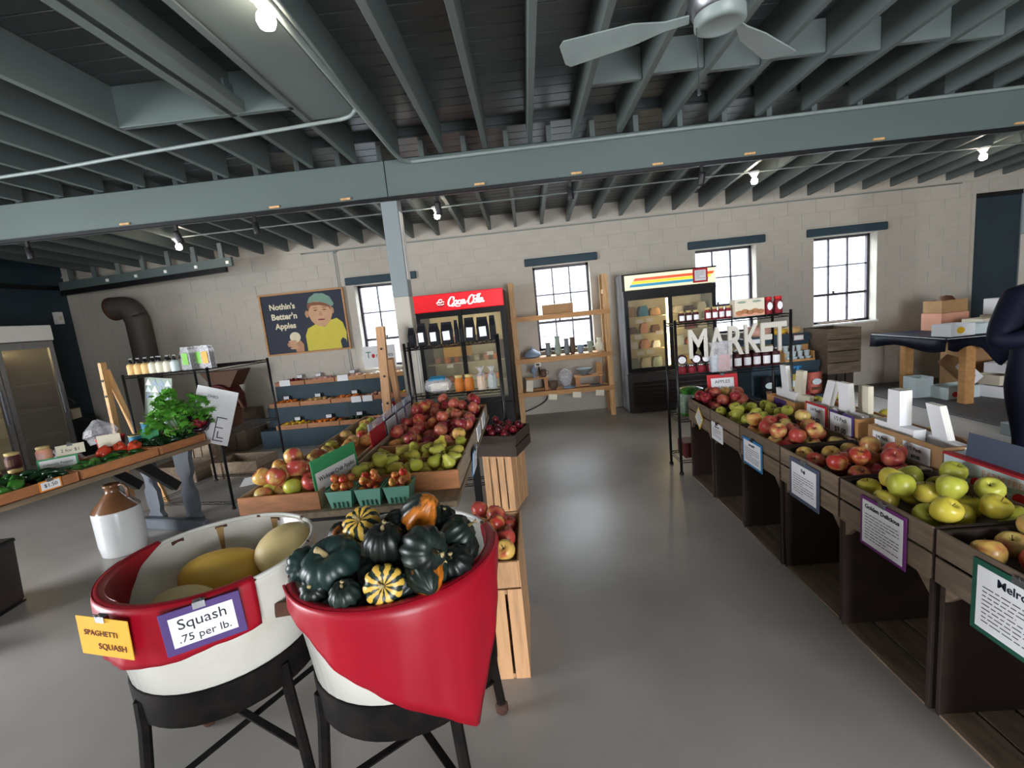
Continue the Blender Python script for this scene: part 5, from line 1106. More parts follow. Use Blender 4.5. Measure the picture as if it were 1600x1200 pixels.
# patterned boards and an easel at the shelf's left
ea = thing('easel', 'pale wooden easel post left of the soap shelf', 'easel', (-4.06, 4.26, 0)); bar((0.0, 0, 0), (0.02, 0, 1.52), 0.06, 0.03, 'front_leg', 'wood', ea); bar((0.1, 0.3, 0), (0.03, 0.02, 1.45), 0.05, 0.03, 'rear_leg', 'wood', ea)
for z in (1.2, 1.35): MB().lathe([(0.012, 0), (0.012, 0.006), (0, 0.008)], 8, Matrix.Translation((0.016, -0.031, z)) @ Matrix.Rotation(PI / 2, 4, 'X')).build('bolt', 'black', ea)
tp = thing('patterned_board', 'board with blue and lilac triangles hanging in the left wire shelf', 'board', (-3.70, 4.42, 1.12), -0.15); tp.rotation_euler = (-0.1, 0.12, -0.15)
MB().bbox(-0.16, 0.16, 0, 0.012, -0.24, 0.2, 0.002).build('board', 'sage', tp)
for i in range(4):
    for j in range(3):
        x, z = -0.15 + i * 0.075, -0.01 + j * 0.065; MB().prism([(x, z), (x + 0.075, z), (x + 0.0375, z + 0.065)], -0.0025, -0.001).build('painted_triangle', ['potblue', 'cups', 'paper', 'blue'][(i + j) % 4] if (i + j) % 4 != 3 else 'potblue', tp)
MB().prism(ell(-0.02, -0.06, 0.06, 0.014, 14), -0.003, -0.001).build('printed_tag', 'paper', tp)
wbk = thing('wicker_basket', 'dark wicker basket on the middle of the left wire shelf', 'basket', WM @ Vector((0.62, 0.45, 0.722)), 0.3)
MB().lathe([(0.13, 0), (0.16, 0.02), (0.19, 0.16), (0.2, 0.17), (0.185, 0.17), (0.15, 0.03), (0, 0.02)], 18).build('body', 'brown', wbk, True); MB().tube(smooth_path([(-0.19, 0, 0.16), (-0.13, 0, 0.32), (0, 0, 0.38), (0.13, 0, 0.32), (0.19, 0, 0.16)], 5), 0.012, 6).build('handle', 'brown', wbk, True)
# crates under the cider press, behind
stand_crate('slatted_crate', 'grey slatted crate under the old cider press', (-4.55, 6.75, 0), 0.62, 0.55, 0.56, 0, 4, 'crate')
stand_crate('slatted_crate', 'brown slatted crate standing beside the stepped bins', (-4.62, 6.05, 0), 0.40, 0.40, 0.50, 0.2, 4, 'traygrey')
crate_tray('wooden_box', 'weathered box with small printed packets left of the stepped bins', (-4.85, 5.85, 0.502), 0.40, 0.45, 0.26, None, 'crate', 'crate', 0.0, 3, 'box', 0.2)
card('price_card', 'small white and blue card on the weathered box', 'card', (-4.62, 5.84, 0.66), 0, 0.12, 0.09, 'blue', bw=0.012)
for i in range(2): crate_tray('wooden_box', ['low grey crate on the floor behind the trestle table', 'low grey crate on the floor farther left'][i], (-3.9 - i * 0.75, 5.2, 0.0), 0.4, 0.6, 0.2, None, 'crate', 'crate', -0.1, 2, 'box')
tag(MB().cbox((-2.98, 4.75, 0.105), (0.45, 0.3, 0.006), (0, 0, 0.4)).build('printed_sheet', 'paper'), 'white printed sheet lying on the bottom of the left wire shelf', 'sheet')
# fridge at the left wall
lf_ = thing('glass_door_fridge', 'tall brown fridge with a glass door at the far left', 'fridge', (-6.05, 5.78, 0), PI / 2)
# local: x along -Y.. front faces +X: rotate so that local -Y points to +X
lf_.rotation_euler = (0, 0, PI / 2); lf_.location = (-6.05, 5.1, 0)
fridge_shell(lf_, 0.68, 0.8, 2.03, 0.30, 1.78, 'fridgebrown', 'fridgebrown', 'fridgein')
MB().bbox(-0.68, 0.68, -0.02, 0.04, 1.84, 2.03, 0.006).build('sign_panel', 'white', lf_); B(-0.68, 0.68, 0, 0.04, 0.02, 0.3).build('lower_panel', 'fridgebrown', lf_)
for a, b in ((-0.67, -0.005), (0.005, 0.67)):
    df = MB()
    for q in ((a, a + 0.06, 0.31, 1.83), (b - 0.06, b, 0.31, 1.83), (a + 0.06, b - 0.06, 0.31, 0.37), (a + 0.06, b - 0.06, 1.75, 1.83)): df.box(q[0], q[1], 0.0, 0.03, q[2], q[3])
    dd = df.build('door', 'steel', lf_); B(a + 0.06, b - 0.06, 0.008, 0.014, 0.37, 1.75).build('door_glass', 'fglass', dd); B(b - 0.05, b - 0.02, -0.03, 0.0, 0.9, 1.3).build('handle', 'steel', dd)
for z in (0.65, 0.98, 1.3): B(-0.62, 0.62, 0.1, 0.72, z, z + 0.012).build('shelf', 'fglass', lf_)
B(-0.6, 0.6, 0.7, 0.715, 1.70, 1.72).build('light_tube', 'tube', lf_)
th = thing('wall_box', 'small white box fixed high on the corner of the teal wall', 'box', (-7.08, 6.9, 2.2)); B(0, 0.06, -0.05, 0.05, -0.09, 0.09).build('body', 'white', th); B(0.06, 0.063, -0.03, 0.03, -0.03, 0.03).build('cover', 'cream', th)
dk = thing('tool_rack', 'dark rack with tools beside the far left fridge', 'rack', (-6.75, 6.35, 0)); MB().bbox(-0.25, 0.25, -0.2, 0.2, 0, 0.72, 0.01).build('cabinet', 'blackplastic', dk); MB().cbox((0.05, -0.05, 0.8), (0.3, 0.2, 0.14), (0, 0, 0.3)).build('toolbox', 'cream', dk); MB().tube([(-0.1, -0.1, 0.72), (0.1, -0.15, 1.15), (0.32, -0.18, 1.22)], 0.02, 6).build('tool_handle', 'black', dk); MB().tube([(0.1, -0.15, 1.12), (0.4, -0.2, 0.98)], 0.018, 6).build('tool_handle', 'steel', dk)
# ------------------------------------------------------------ right side: snack stand, cloth table, person
ss = thing('snack_stand', 'dark teal stepped stand of snacks right of the MARKET shelf', 'stand', (2.48, 5.1, 0))
B(0, 0.75, 0, 0.6, 0, 0.40).build('base', 'teal_light', ss); B(0, 0.75, 0.22, 0.6, 0.40, 0.72).build('middle_step', 'teal_light', ss); B(0, 0.75, 0.42, 0.6, 0.72, 1.03).build('top_step', 'teal_light', ss)
for z, y_ in ((0.70, 0.2), (1.0, 0.39)): B(0, 0.75, y_, y_ + 0.02, z - 0.02, z + 0.05).build('step_lip', 'teal_light', ss)
cr_ = thing('cup_box', 'shallow wooden box of white cups on the snack stand', 'box', (2.86, 5.33, 0.722)); B(0, 0.33, 0, 0.14, 0, 0.012).build('bottom', 'lightwood', cr_)
for q in ((0, 0.33, 0, 0.01, 0.012, 0.05), (0, 0.33, 0.13, 0.14, 0.012, 0.20), (0, 0.01, 0.01, 0.13, 0.012, 0.13), (0.32, 0.33, 0.01, 0.13, 0.012, 0.13)): B(*q).build('board', 'lightwood', cr_)
cup = MB().lathe([(0.024, 0), (0.03, 0.055), (0.033, 0.056), (0.033, 0.062), (0, 0.062)], 14).mesh('paper_cup', 'cups', True)
for r_ in range(3):
    for c_ in range(4):
        if r_ == 2 and c_ == 3: continue
        tag(link('paper_cup', cup, None, (2.912 + c_ * 0.074, 5.37 + 0.025 * r_, 0.736 + r_ * 0.0625)), f'{ordn[c_]} white cup from the left in the {["bottom", "middle", "top"][r_]} row of the cup box', 'cup', 'white cups on the snack stand')
for i, (x, m_, lb) in enumerate(((0.34, 'chips1', 'yellow snack bag'), (0.60, 'chips2', 'pink snack bag'), (0.10, 'bag', 'dark snack bag'))):
    t = thing('snack_bag', lb + ' standing on the lowest step of the snack stand', 'snack bag', (2.48 + x, 5.15, 0.402))
    vs = []; fs = []
    for j, (z, w_, d_) in enumerate(((0, 0.085, 0.004), (0.02, 0.08, 0.02), (0.1, 0.082, 0.035), (0.19, 0.08, 0.02), (0.225, 0.09, 0.004), (0.24, 0.09, 0.003))):
        vs += [(-w_, 0, z), (0, -d_, z), (w_, 0, z), (0, d_, z)]
        if j: fs += [((j - 1) * 4 + b, (j - 1) * 4 + (b + 1) % 4, j * 4 + (b + 1) % 4, j * 4 + b) for b in range(4)]
    MB().add(vs, fs + [(3, 2, 1, 0), (20, 21, 22, 23)]).build('bag', m_, t, True); MB().prism(ell(0, 0.14, 0.05, 0.035, 14), -0.038, -0.034).build('printed_oval', 'cups', t); MB().prism([(-0.045, 0.05), (0.045, 0.05), (0.045, 0.08), (-0.045, 0.08)], -0.038, -0.034).build('printed_band', 'brown', t)
for i in range(3):
    t = thing('winter_squash', ['large tan squash at the left on top of the snack stand', 'knobbly yellow gourd on top of the snack stand', 'pale yellow squash at the right end of the snack stand'][i], 'squash', (2.48 + (0.22, 0.45, 0.62)[i], 5.61, 1.03 + (0.075, 0.05, 0.05)[i]), rot=(0, 0, i))
    k = (1.0, 0.6, 0.65)[i]; ribbed([(0.01, -0.075 * k), (0.1 * k, -0.065 * k), (0.155 * k, 0), (0.11 * k, 0.06 * k), (0.02, 0.065 * k)], 24, 8, 0.12).build('body', ['onion', 'yolk', 'squashtan'][i], t, True); MB().tube([(0, 0, 0.06 * k), (0.01, 0, 0.11 * k)], 0.008, 6).build('stem', 'stem', t)
t = thing('bow', 'blue ribbon bow above the snack bags', 'ribbon', (2.98, 5.31, 0.69)); MB().lathe([(0, -0.05), (0.02, -0.04), (0.008, 0), (0.02, 0.04), (0, 0.05)], 8, Matrix.Rotation(PI / 2, 4, 'Y')).build('loops', 'cardblue', t, True); MB().cbox((0, -0.01, -0.01), (0.03, 0.01, 0.05)).build('tails', 'cardblue', t)
card('price_card', 'pale lilac price tag on the snack stand top edge', 'price card', (2.62, 5.485, 1.0), 0, 0.09, 0.05, None, 'paper', th=.002); card('price_card', 'pink price tag on the snack stand top edge', 'price card', (3.10, 5.485, 1.0), 0, 0.11, 0.06, 'pink', bw=0.008, th=.002)
stand_crate('slatted_crate', 'lower dark crate right of the snack stand', (3.43, 5.45, 0), 0.28, 0.36, 0.585, 0.0, 3, 'cratedark')
sc_ = crate_tray('apple_crate', 'upper weathered crate of horizontal planks right of the snack stand', (3.62, 5.22, 0.587), 0.36, 0.46, 0.50, None, 'crate', 'crate', PI / 2, 4)
for z in (0.62, 0.75, 0.88, 1.0): pass
# table with the navy cloth
rt_ = thing('cloth_table', 'wooden table under a navy cloth near the dark door', 'table', (0, 0, 0.012))
B(4.80, 6.70, 5.52, 6.62, 0.77, 0.80).build('table_top', 'woodx', rt_)
for x in (5.06, 6.5):
    for y_ in (5.62, 6.5): MB().bbox(x, x + 0.11, y_ - 0.05, y_ + 0.05, 0, 0.77, 0.005).build('leg', 'lightwood', rt_)
B(5.1, 6.55, 5.58, 5.62, 0.66, 0.77).build('apron', 'lightwood', rt_)
cl = thing('navy_cloth', 'navy cloth with a white edge draped over the wooden table', 'cloth', (0, 0, 0.0))
vs = []; fs = []; nx, ny = 40, 6
def clothz(u_, v_):
    return 0.8155
for i in range(nx + 1):
    x = 4.74 + 2.0 * i / nx; hang = 0.13 + 0.06 * math.sin(i * 0.7) + (0.16 if 8 < i < 18 else 0) * math.sin((i - 8) / 10 * PI) if 8 < i < 18 else 0.10 + 0.03 * math.sin(i * 0.9)
    vs += [(x, 6.66, 0.8155), (x, 5.47, 0.8155), (x, 5.455, 0.80), (x, 5.45 - 0.012 * math.sin(i * 1.1), 0.80 - hang * 0.5), (x, 5.45 - 0.02 * math.sin(i * 1.3), 0.80 - hang)]
for i in range(nx):
    for k in range(4): q = i * 5 + k; fs.append((q, q + 1, q + 6, q + 5))
n0 = len(vs); vs += [(4.74, 5.47 + 1.19 * j / 8, 0.8155) for j in range(9)] + [(4.73 - 0.01 * math.sin(j * 2), 5.47 + 1.19 * j / 8, 0.80 - 0.12 - 0.03 * math.sin(j)) for j in range(9)]
fs += [(n0 + j, n0 + j + 1, n0 + 10 + j, n0 + 9 + j) for j in range(8)]
o = MB().add(vs, fs).build('cloth', 'clothes', cl, True); s_ = o.modifiers.new('thickness', 'SOLIDIFY'); s_.thickness = 0.002; s_.offset = 1
B(4.735, 4.755, 5.5, 6.64, 0.8185, 0.8215).build('white_edge', 'paper', cl); B(4.75, 5.2, 5.46, 5.475, 0.8185, 0.823).build('white_edge', 'paper', cl)
def openbox(name, label, loc, rz, w_, d_, h_, m_, rot=None, cat='box', prints=None, inside=None):
    t = thing(name, label, cat, loc, rz, rot=rot); th = 0.006
    B(-w_ / 2, w_ / 2, -d_ / 2, d_ / 2, 0, th).build('bottom', inside or m_, t)
    B(-w_ / 2, w_ / 2, -d_ / 2, -d_ / 2 + th, th, h_).build('front_panel', m_, t); B(-w_ / 2, w_ / 2, d_ / 2 - th, d_ / 2, th, h_).build('back_panel', m_, t)
    for x in (-w_ / 2, w_ / 2 - th): B(x, x + th, -d_ / 2 + th, d_ / 2 - th, th, h_).build('side_panel', inside or m_, t)
    if prints:
        for pm, x, z, rx, rz_ in prints: MB().prism(ell(x, z, rx, rz_, 14), -d_ / 2 - 0.0015, -d_ / 2).build('printed_apple', pm, t)
    return t
openbox('tray_box', 'white box with a yellow sticker at the front of the cloth table', (5.05, 5.75, 0.821), 0.1, 0.30, 0.24, 0.14, 'paper', prints=[('lityellow' if False else 'yolk', -0.03, 0.07, 0.05, 0.04)])
openbox('tray_box', 'grey-white tub right of the stickered box on the cloth table', (5.36, 5.78, 0.821), -0.1, 0.24, 0.2, 0.12, 'cups'); openbox('tray_box', 'pale box at the back of the cloth table', (5.62, 6.0, 0.821), 0.2, 0.30, 0.24, 0.15, 'cream'); openbox('tray_box', 'pinkish box farther right on the cloth table', (5.9, 5.8, 0.821), 0.0, 0.3, 0.25, 0.2, 'paper', prints=[('red', 0.05, 0.1, 0.05, 0.05)])
openbox('cardboard_box', 'brown cardboard carrier at the back of the cloth table', (5.55, 6.45, 1.05), 0.1, 0.36, 0.26, 0.16, 'cardboard'); openbox('cardboard_box', 'lower cardboard box at the back of the cloth table', (5.55, 6.45, 0.821), 0.1, 0.38, 0.28, 0.225, 'salmon')
t = thing('dark_bread', 'dark round loaf in the cardboard carrier', 'loaf', (5.56, 6.45, 1.06)); MB().lathe([(0.05, 0), (0.1, 0.05), (0.11, 0.13), (0.06, 0.2), (0, 0.21)], 14).build('loaf', 'brown', t, True); MB().lathe([(0.112, 0.1), (0.115, 0.12), (0.112, 0.14)], 14, None, False).build('wrapper', 'ink', t, True)
openbox('tray_box', 'white flared tub standing highest on the cloth table', (6.08, 6.25, 0.98), 0.0, 0.26, 0.2, 0.2, 'paper'); openbox('tray_box', 'white box under the highest tub on the cloth table', (6.08, 6.25, 0.821), 0.0, 0.3, 0.24, 0.155, 'cream')
ap_ = [('red', -0.1, 0.06, 0.04, 0.035), ('red', -0.02, 0.055, 0.045, 0.035), ('red', 0.07, 0.06, 0.04, 0.035)]
openbox('apple_box', 'flat printed apple box on the floor under the cloth table', (5.28, 5.98, 0.013), 0.05, 0.42, 0.28, 0.15, 'cups', prints=ap_); openbox('apple_box', 'tipped open apple box with a green edge under the cloth table', (5.34, 6.02, 0.30), 0, 0.36, 0.26, 0.14, 'paper', rot=(0.2, 0.75, 0.1), prints=ap_, inside='cardboard')
openbox('tray_box', 'small white box left of the tipped apple box', (4.99, 6.15, 0.013), 0, 0.22, 0.2, 0.26, 'cups'); openbox('apple_box', 'lower apple box right of the table leg', (5.75, 5.85, 0.013), 0.25, 0.40, 0.28, 0.14, 'paper', prints=ap_); openbox('apple_box', 'middle apple box right of the table leg', (5.80, 5.90, 0.155), 0.1, 0.40, 0.28, 0.12, 'cream', prints=ap_); openbox('apple_box', 'top apple box right of the table leg', (5.95, 5.98, 0.277), 0.3, 0.40, 0.28, 0.12, 'paper', prints=ap_)
openbox('cardboard_box', 'large brown cardboard box under the cloth table', (5.95, 6.4, 0.013), 0, 0.7, 0.3, 0.62, 'cardboard')
# person at the right edge
def person():
    V = []; E_ = []; Rr = []
    def v(p, r_, par=None):
        V.append(p); Rr.append(r_); i = len(V) - 1
        if par is not None: E_.append((par, i))
        return i
    pel = v((0, 0, 0.95), (0.205, 0.15)); wa = v((0, 0, 1.08), (0.19, 0.13), pel); chs = v((0, -0.01, 1.26), (0.19, 0.13), wa); up = v((0, 0, 1.39), (0.13, 0.085), chs)
    nk = v((0, 0, 1.475), (0.055, 0.055), up); hb = v((0, -0.02, 1.54), (0.07, 0.08), nk); hm = v((0, -0.02, 1.62), (0.078, 0.095), hb); v((0, -0.01, 1.71), (0.05, 0.06), hm)
    for s, el, wr in ((-1, (-0.36, -0.06, 1.12), (-0.17, -0.24, 1.20)), (1, (0.40, -0.06, 1.13), (0.12, -0.27, 1.17))):
        sh_ = v((s * 0.19, 0, 1.385), (0.085, 0.085), up); e_ = v(el, (0.075, 0.075), sh_)
        mid = v(tuple((a * 0.5 + b * 0.5) for a, b in zip(el, wr)), (0.062, 0.062), e_); w0 = v(wr, (0.03, 0.03), mid)
        d_ = (Vector(wr) - Vector(el)).normalized(); up_ = Vector((0, -0.3, 1)).normalized(); sd = d_.cross(up_).normalized()
        pm = v(tuple(Vector(wr) + d_ * 0.05), (0.03, 0.02), w0)
        for k, (o_, l_) in enumerate(((-0.028, 0.062), (-0.01, 0.072), (0.009, 0.068), (0.027, 0.052))):
            a0 = Vector(wr) + d_ * 0.085 + up_ * o_; f1 = v(tuple(a0), (0.0095, 0.0095), pm); f2 = v(tuple(a0 + d_ * l_ * 0.5 + sd * 0.012), (0.0088, 0.0088), f1); v(tuple(a0 + d_ * l_ * 0.85 + sd * 0.035), (0.008, 0.008), f2)
        th_ = v(tuple(Vector(wr) + d_ * 0.04 + up_ * 0.045), (0.0105, 0.0105), pm); v(tuple(Vector(wr) + d_ * 0.085 + up_ * 0.058), (0.009, 0.009), th_)
        hp = v((s * 0.09, 0, 0.86), (0.135, 0.135), pel); kn = v((s * 0.10, -0.02, 0.48), (0.062, 0.066), hp); an = v((s * 0.10, 0.03, 0.09), (0.042, 0.045), kn); hl = v((s * 0.105, -0.03, 0.05), (0.042, 0.042), an); v((s * 0.115, -0.15, 0.04), (0.038, 0.03), hl)
    me = bpy.data.meshes.new('body'); me.from_pydata(V, E_, []); me.update()
    tmp = bpy.data.objects.new('tmp', me); C.objects.link(tmp); tmp.modifiers.new('skin', 'SKIN').use_smooth_shade = True
    for i, sv in enumerate(me.skin_vertices[0].data): sv.radius = Rr[i] if isinstance(Rr[i], tuple) else (Rr[i],) * 2; sv.use_root = (i == 0)
    tmp.modifiers.new('sub', 'SUBSURF').levels = 2
    dg = bpy.context.evaluated_depsgraph_get(); me2 = bpy.data.meshes.new_from_object(tmp.evaluated_get(dg)); bpy.data.objects.remove(tmp)
    me2.materials.clear()
    for n_ in ('clothes', 'skinlight', 'black'): me2.materials.append(M[n_])
    wrs = [Vector((-0.17, -0.24, 1.20)), Vector((0.12, -0.27, 1.17))]; els = [Vector((-0.36, -0.06, 1.12)), Vector((0.40, -0.06, 1.13))]
    for p in me2.polygons:
        c = p.center; p.use_smooth = True
        if c.z > 1.47: p.material_index = 1
        elif c.z < 0.10: p.material_index = 2
        else:
            for w0, e0 in zip(wrs, els):
                if (c - w0).dot((w0 - e0).normalized()) > -0.01 and (c - w0).length < 0.22: p.material_index = 1
    t = thing('person', 'person in dark clothes with bent arms standing at the right edge', 'person', (3.20, 3.0, 0), 0.0)
    b_ = link('body', me2, t)
    MB().lathe([(0.09, 1.58), (0.098, 1.63), (0.095, 1.68), (0.07, 1.73), (0.03, 1.755), (0, 1.76)], 18, Matrix.Translation((0, 0.012, 0))).build('hair', 'brown', t, True)
    for x in (-0.032, 0.032): MB().lathe([(0, -0.009), (0.009, 0), (0, 0.009)], 8, Matrix.Translation((x, -0.108, 1.62))).build('eye', 'ink', t)
    MB().prism([(-0.012, 1.575), (0.012, 1.575), (0, 1.615)], -0.13, -0.09).build('nose', 'skinlight', t); MB().prism(ell(0, 1.55, 0.022, 0.006, 10), -0.105, -0.095).build('mouth', 'jamred', t)
    MB().lathe([(0.055, 1.44), (0.075, 1.43), (0.08, 1.45), (0.06, 1.475)], 16, None, False).build('collar', 'clothes', t, True)
person()
# ------------------------------------------------------------ fruit and squash
AP = [(0.004, -0.62), (0.2, -0.74), (0.42, -0.78), (0.62, -0.68), (0.86, -0.32), (0.98, 0.08), (0.96, 0.4), (0.78, 0.74), (0.52, 0.88), (0.26, 0.80), (0.06, 0.58)]
def apple_mesh(m_, r, tall=1.0): return MB().lathe([(a * r, b * r * tall) for a, b in AP], 16, None, False).mesh('apple', m_, True)
stem_a = MB().tube([(0, 0, 0.02), (0.001, 0, 0.035), (0.004, 0, 0.048)], [0.0018, 0.0015, 0.0022], 5).mesh('stem', 'stem_dark', True)
PEAR = [(0.004, -0.9), (0.3, -0.98), (0.7, -0.8), (0.95, -0.35), (0.92, 0.1), (0.66, 0.55), (0.45, 0.9), (0.4, 1.2), (0.28, 1.38), (0.05, 1.42)]
def pear_mesh(m_, r): return MB().lathe([(a * r, b * r * 0.92 - 0.15 * r) for a, b in PEAR], 16, None, False).mesh('pear', m_, True)
stem_p = MB().tube([(0, 0, 0.045), (0.003, 0, 0.065), (0.008, 0, 0.075)], [0.002, 0.0018, 0.0026], 5).mesh('stem', 'stem_dark', True)
PS = random.Random(99)
ORD = ['nearest', 'second', 'third', 'fourth', 'fifth', 'sixth', 'seventh', 'eighth', 'ninth', 'tenth', 'eleventh', 'twelfth', 'thirteenth', 'fourteenth', 'fifteenth', 'sixteenth']
def pile(n, x0, x1, y0, y1, zf, r, seed, meshes, what, where, kind='apple', stems=True, mtx=None, tilt=0.7, stem=None, bias=None, sl=(0, 0, 0)):
    pts = pack(n, x0, x1, y0, y1, zf, r, seed, 26, bias)
    top = max(pts, key=lambda p: p[2])
    xm, ym = (x0 + x1) / 2, [y0 + (y1 - y0) * k / 3 for k in range(4)]
    zones = {}
    for p in pts:
        row = min(2, int((p[1] - y0) / (y1 - y0) * 3)); col = 0 if p[0] < xm else 1
        zones.setdefault((row, col), []).append(p)
    for (row, col), ps in zones.items():
        ps.sort(key=lambda p: p[1])
        zone = ['near', 'middle', 'far'][row] + ' ' + ['left', 'right'][col]
        for i, p in enumerate(ps):
            q = mtx @ Vector(p) if mtx else p
            if p is top: lab = f'topmost {what} {where}'
            else: lab = f'{what} {where}, {zone}' + (f' {ORD[i] if i < len(ORD) else "farther"} back' if i else ', nearest')
            o = link(kind, PS.choice(meshes), None, q, (PS.uniform(-tilt, tilt), PS.uniform(-tilt, tilt), PS.uniform(0, 6.28)), (PS.uniform(0.95, 1.05),) * 3)
            tag(o, lab, kind, f'{what}s {where}' if not what.endswith('s') else f'{what} {where}')
            if stems: link('stem', stem or stem_a, o, sl)
R_ = 0.047
A_red = [apple_mesh('apple_red', R_), apple_mesh('apple_red', R_ * 0.96, 0.95), apple_mesh('apple_blush', R_)]
A_dark = [apple_mesh('apple_dark', R_), apple_mesh('apple_red', R_ * 0.95)]
A_blush = [apple_mesh('apple_blush', R_), apple_mesh('apple_pink', R_), apple_mesh('apple_red', R_ * 0.96), apple_mesh('apple_pink', R_, 1.05)]
A_pink = [apple_mesh('apple_pink', R_), apple_mesh('apple_pink', R_, 1.05), apple_mesh('apple_blush', R_), apple_mesh('apple_green', R_ * 0.98)]
A_green = [apple_mesh('apple_green', 0.039), apple_mesh('apple_green', 0.038, 1.05)]
A_gold = [apple_mesh('apple_gold', R_, 1.08), apple_mesh('apple_gold', R_, 1.0), apple_mesh('apple_green', R_, 1.08)]
# centre table
mid = lambda a, b, k: (lambda x, y_: k * abs(x - (a + b) / 2))
pile(24, -1.487, -1.105, 2.145, 2.62, TZ + 0.014, 0.049, 1, A_pink + A_blush[:2], 'pink-blushed apple', 'at the front of the left tray', bias=lambda x, y_: 0.12 * abs(y_ - 2.33) + 0.1 * abs(x + 1.3))
pile(24, -1.487, -1.105, 2.62, 3.94, TZ + 0.014, 0.049, 2, A_pink, 'pale blushed apple', 'farther along the left tray', stems=False, bias=lambda x, y_: 0.05 * abs(x + 1.3) + 0.02 * abs(y_ - 3.75))
P_ = [pear_mesh('pear', 0.04), pear_mesh('pear', 0.038), pear_mesh('apple_green', 0.039)]
pile(25, -1.03, -0.435, 2.275, 2.555, TZ + 0.014, 0.041, 3, P_, 'yellow-green pear', 'in the front pear section', 'pear', True, tilt=1.3, stem=stem_p)
pile(22, -1.03, -0.435, 2.565, 2.875, TZ + 0.014, 0.041, 4, P_, 'yellow pear', 'in the rear pear section', 'pear', False, tilt=1.3)
pile(32, -1.03, -0.435, 2.89, 3.475, TZ + 0.016, 0.049, 5, A_dark + A_red, 'red apple', 'behind the pears', stems=False)
pile(30, -1.03, -0.435, 3.49, 3.94, TZ + 0.03, 0.049, 6, A_red, 'dark red apple', 'at the back of the pear tray', stems=False, bias=lambda x, y_: 0.1 * abs(y_ - 3.75))
# pint baskets
for b in range(3):
    xb = -0.985 + b * 0.142
    t = thing('pint_basket', ['left', 'middle', 'right'][b] + ' green pulp basket of crab apples at the table front', 'basket', (xb, 2.178, TZ), 0.0, 'green pulp baskets')
    mb = MB(); vs = []
    for z, k in ((0, 0.05), (0.085, 0.064), (0.09, 0.067), (0.09, 0.062), (0.004, 0.046)): vs += [(-k, -k, z), (k, -k, z), (k, k, z), (-k, k, z)]
    fs = [(3, 2, 1, 0), (16, 17, 18, 19)] + [(a + c_, a + (c_ + 1) % 4, a + 4 + (c_ + 1) % 4, a + 4 + c_) for a in (0, 4, 8, 12) for c_ in range(4)]
    mb.add(vs, fs).build('body', ink('pulp', '#6fa693') or 'pulp', t)
    for k in range(4): MB().cbox((-0.033 + k * 0.022, -0.0535, 0.018), (0.006, 0.004, 0.03), (0.16, 0, 0)).build('slot', 'cardgreen', t)
    cm = [apple_mesh('crab', 0.021), apple_mesh('crab', 0.02), apple_mesh('apple_blush', 0.021)]
    for i, p in enumerate(pack(11, -0.06, 0.06, -0.06, 0.06, 0.048, 0.0205, 30 + b)):
        tag(link('crab_apple', PS.choice(cm), None, (xb + p[0], 2.178 + p[1], TZ + p[2]), (PS.uniform(-1, 1), PS.uniform(-1, 1), 0)), 'small crab apple in the ' + ['left', 'middle', 'right'][b] + ' green pulp basket', 'crab apple', 'crab apples in the ' + ['left', 'middle', 'right'][b] + ' basket')
# sleeves between the two trays, facing +X
S = PI / 2
card('variety_card', 'green sign reading Wickson Crab Apples between the front trays', 'sign', (-1.067, 2.32, 0.895), S - 0.25, 0.36, 0.18, 'greensign', bw=0.018, texts=[('Wickson Crab Apples', 0, -0.015, 0.29, 0.036)], tilt=-0.06)
B(-0.165, 0.165, -0.0018, -0.0011, 0.022, 0.075).build('header_strip', 'greensign', bpy.data.objects[[o.name for o in C.objects if o.get('label', '').startswith('green sign reading')][0]])
for y_, bd, nm, ww in ((3.02, 'cardred', 'red-backed variety card between the trays', 0.30), (3.33, 'navy', 'navy-backed variety card between the trays', 0.27), (3.6, 'slate', 'grey-bordered variety card between the trays', 0.22), (3.84, 'purple', 'purple-bordered variety card at the back of the trays', 0.20)):
    t = card('variety_card', nm, 'sign', (-1.067, y_, 0.87), S, ww, 0.15, bd, 'paper' if bd not in ('cardred',) else 'cardred', bw=0.016, lines=6 if bd != 'cardred' else None, tilt=-0.05)
    MB().bbox(-ww / 2 - .006, ww / 2 + .006, -0.004, 0.006, 0.072, 0.12, 0.001).build('clear_sleeve', 'acrylic', t)
card('variety_card', 'blue-edged white card hanging outside the pear tray', 'card', (-0.405, 2.80, 0.72), S, 0.22, 0.15, 'cardblue', bw=0.01, lines=6, clip=True, tilt=0.1)
for y_, lb in ((3.2, 'nearer white card stuck on the outside of the red apple tray'), (3.55, 'farther white card stuck on the outside of the red apple tray')): card('variety_card', lb, 'card', (-0.412, y_, 0.80), S, 0.2, 0.10, None, 'paper', lines=4)
# aisle crates
cz = 0.527 + 0.111
def cell(i): return (RX + 0.002, RX + 0.398, ROWY[i] + 0.018, ROWY[i] + CL - 0.018)
pile(20, *cell(0), cz, 0.047, 11, A_red + A_blush[:1], 'red apple', 'in the farthest aisle crate', bias=lambda x, y_: 0.12 * abs(y_ - 3.9))
pile(30, *cell(1), cz, 0.039, 12, A_green, 'small green apple', 'in the second farthest aisle crate', sl=(0, 0, -0.006))
pile(26, *cell(2), cz, 0.044, 13, A_blush + A_pink[:1], 'mixed red apple', 'behind the blue-bordered card', bias=lambda x, y_: 0.05 * x)
pile(17, *cell(3), cz, 0.048, 14, A_blush, 'large blushed apple', 'behind the Fuji card', bias=lambda x, y_: 0.1 * (y_ - 2.2))
pile(18, *cell(4), cz, 0.048, 15, A_gold, 'yellow-green apple', 'behind the Golden Delicious card')
pile(13, *cell(5), cz, 0.048, 16, A_pink[:3] + A_blush[:2], 'pink apple', 'in the nearest aisle crate', bias=lambda x, y_: 0.15 * (1.7 - x))
bz = 0.527 + 0.116
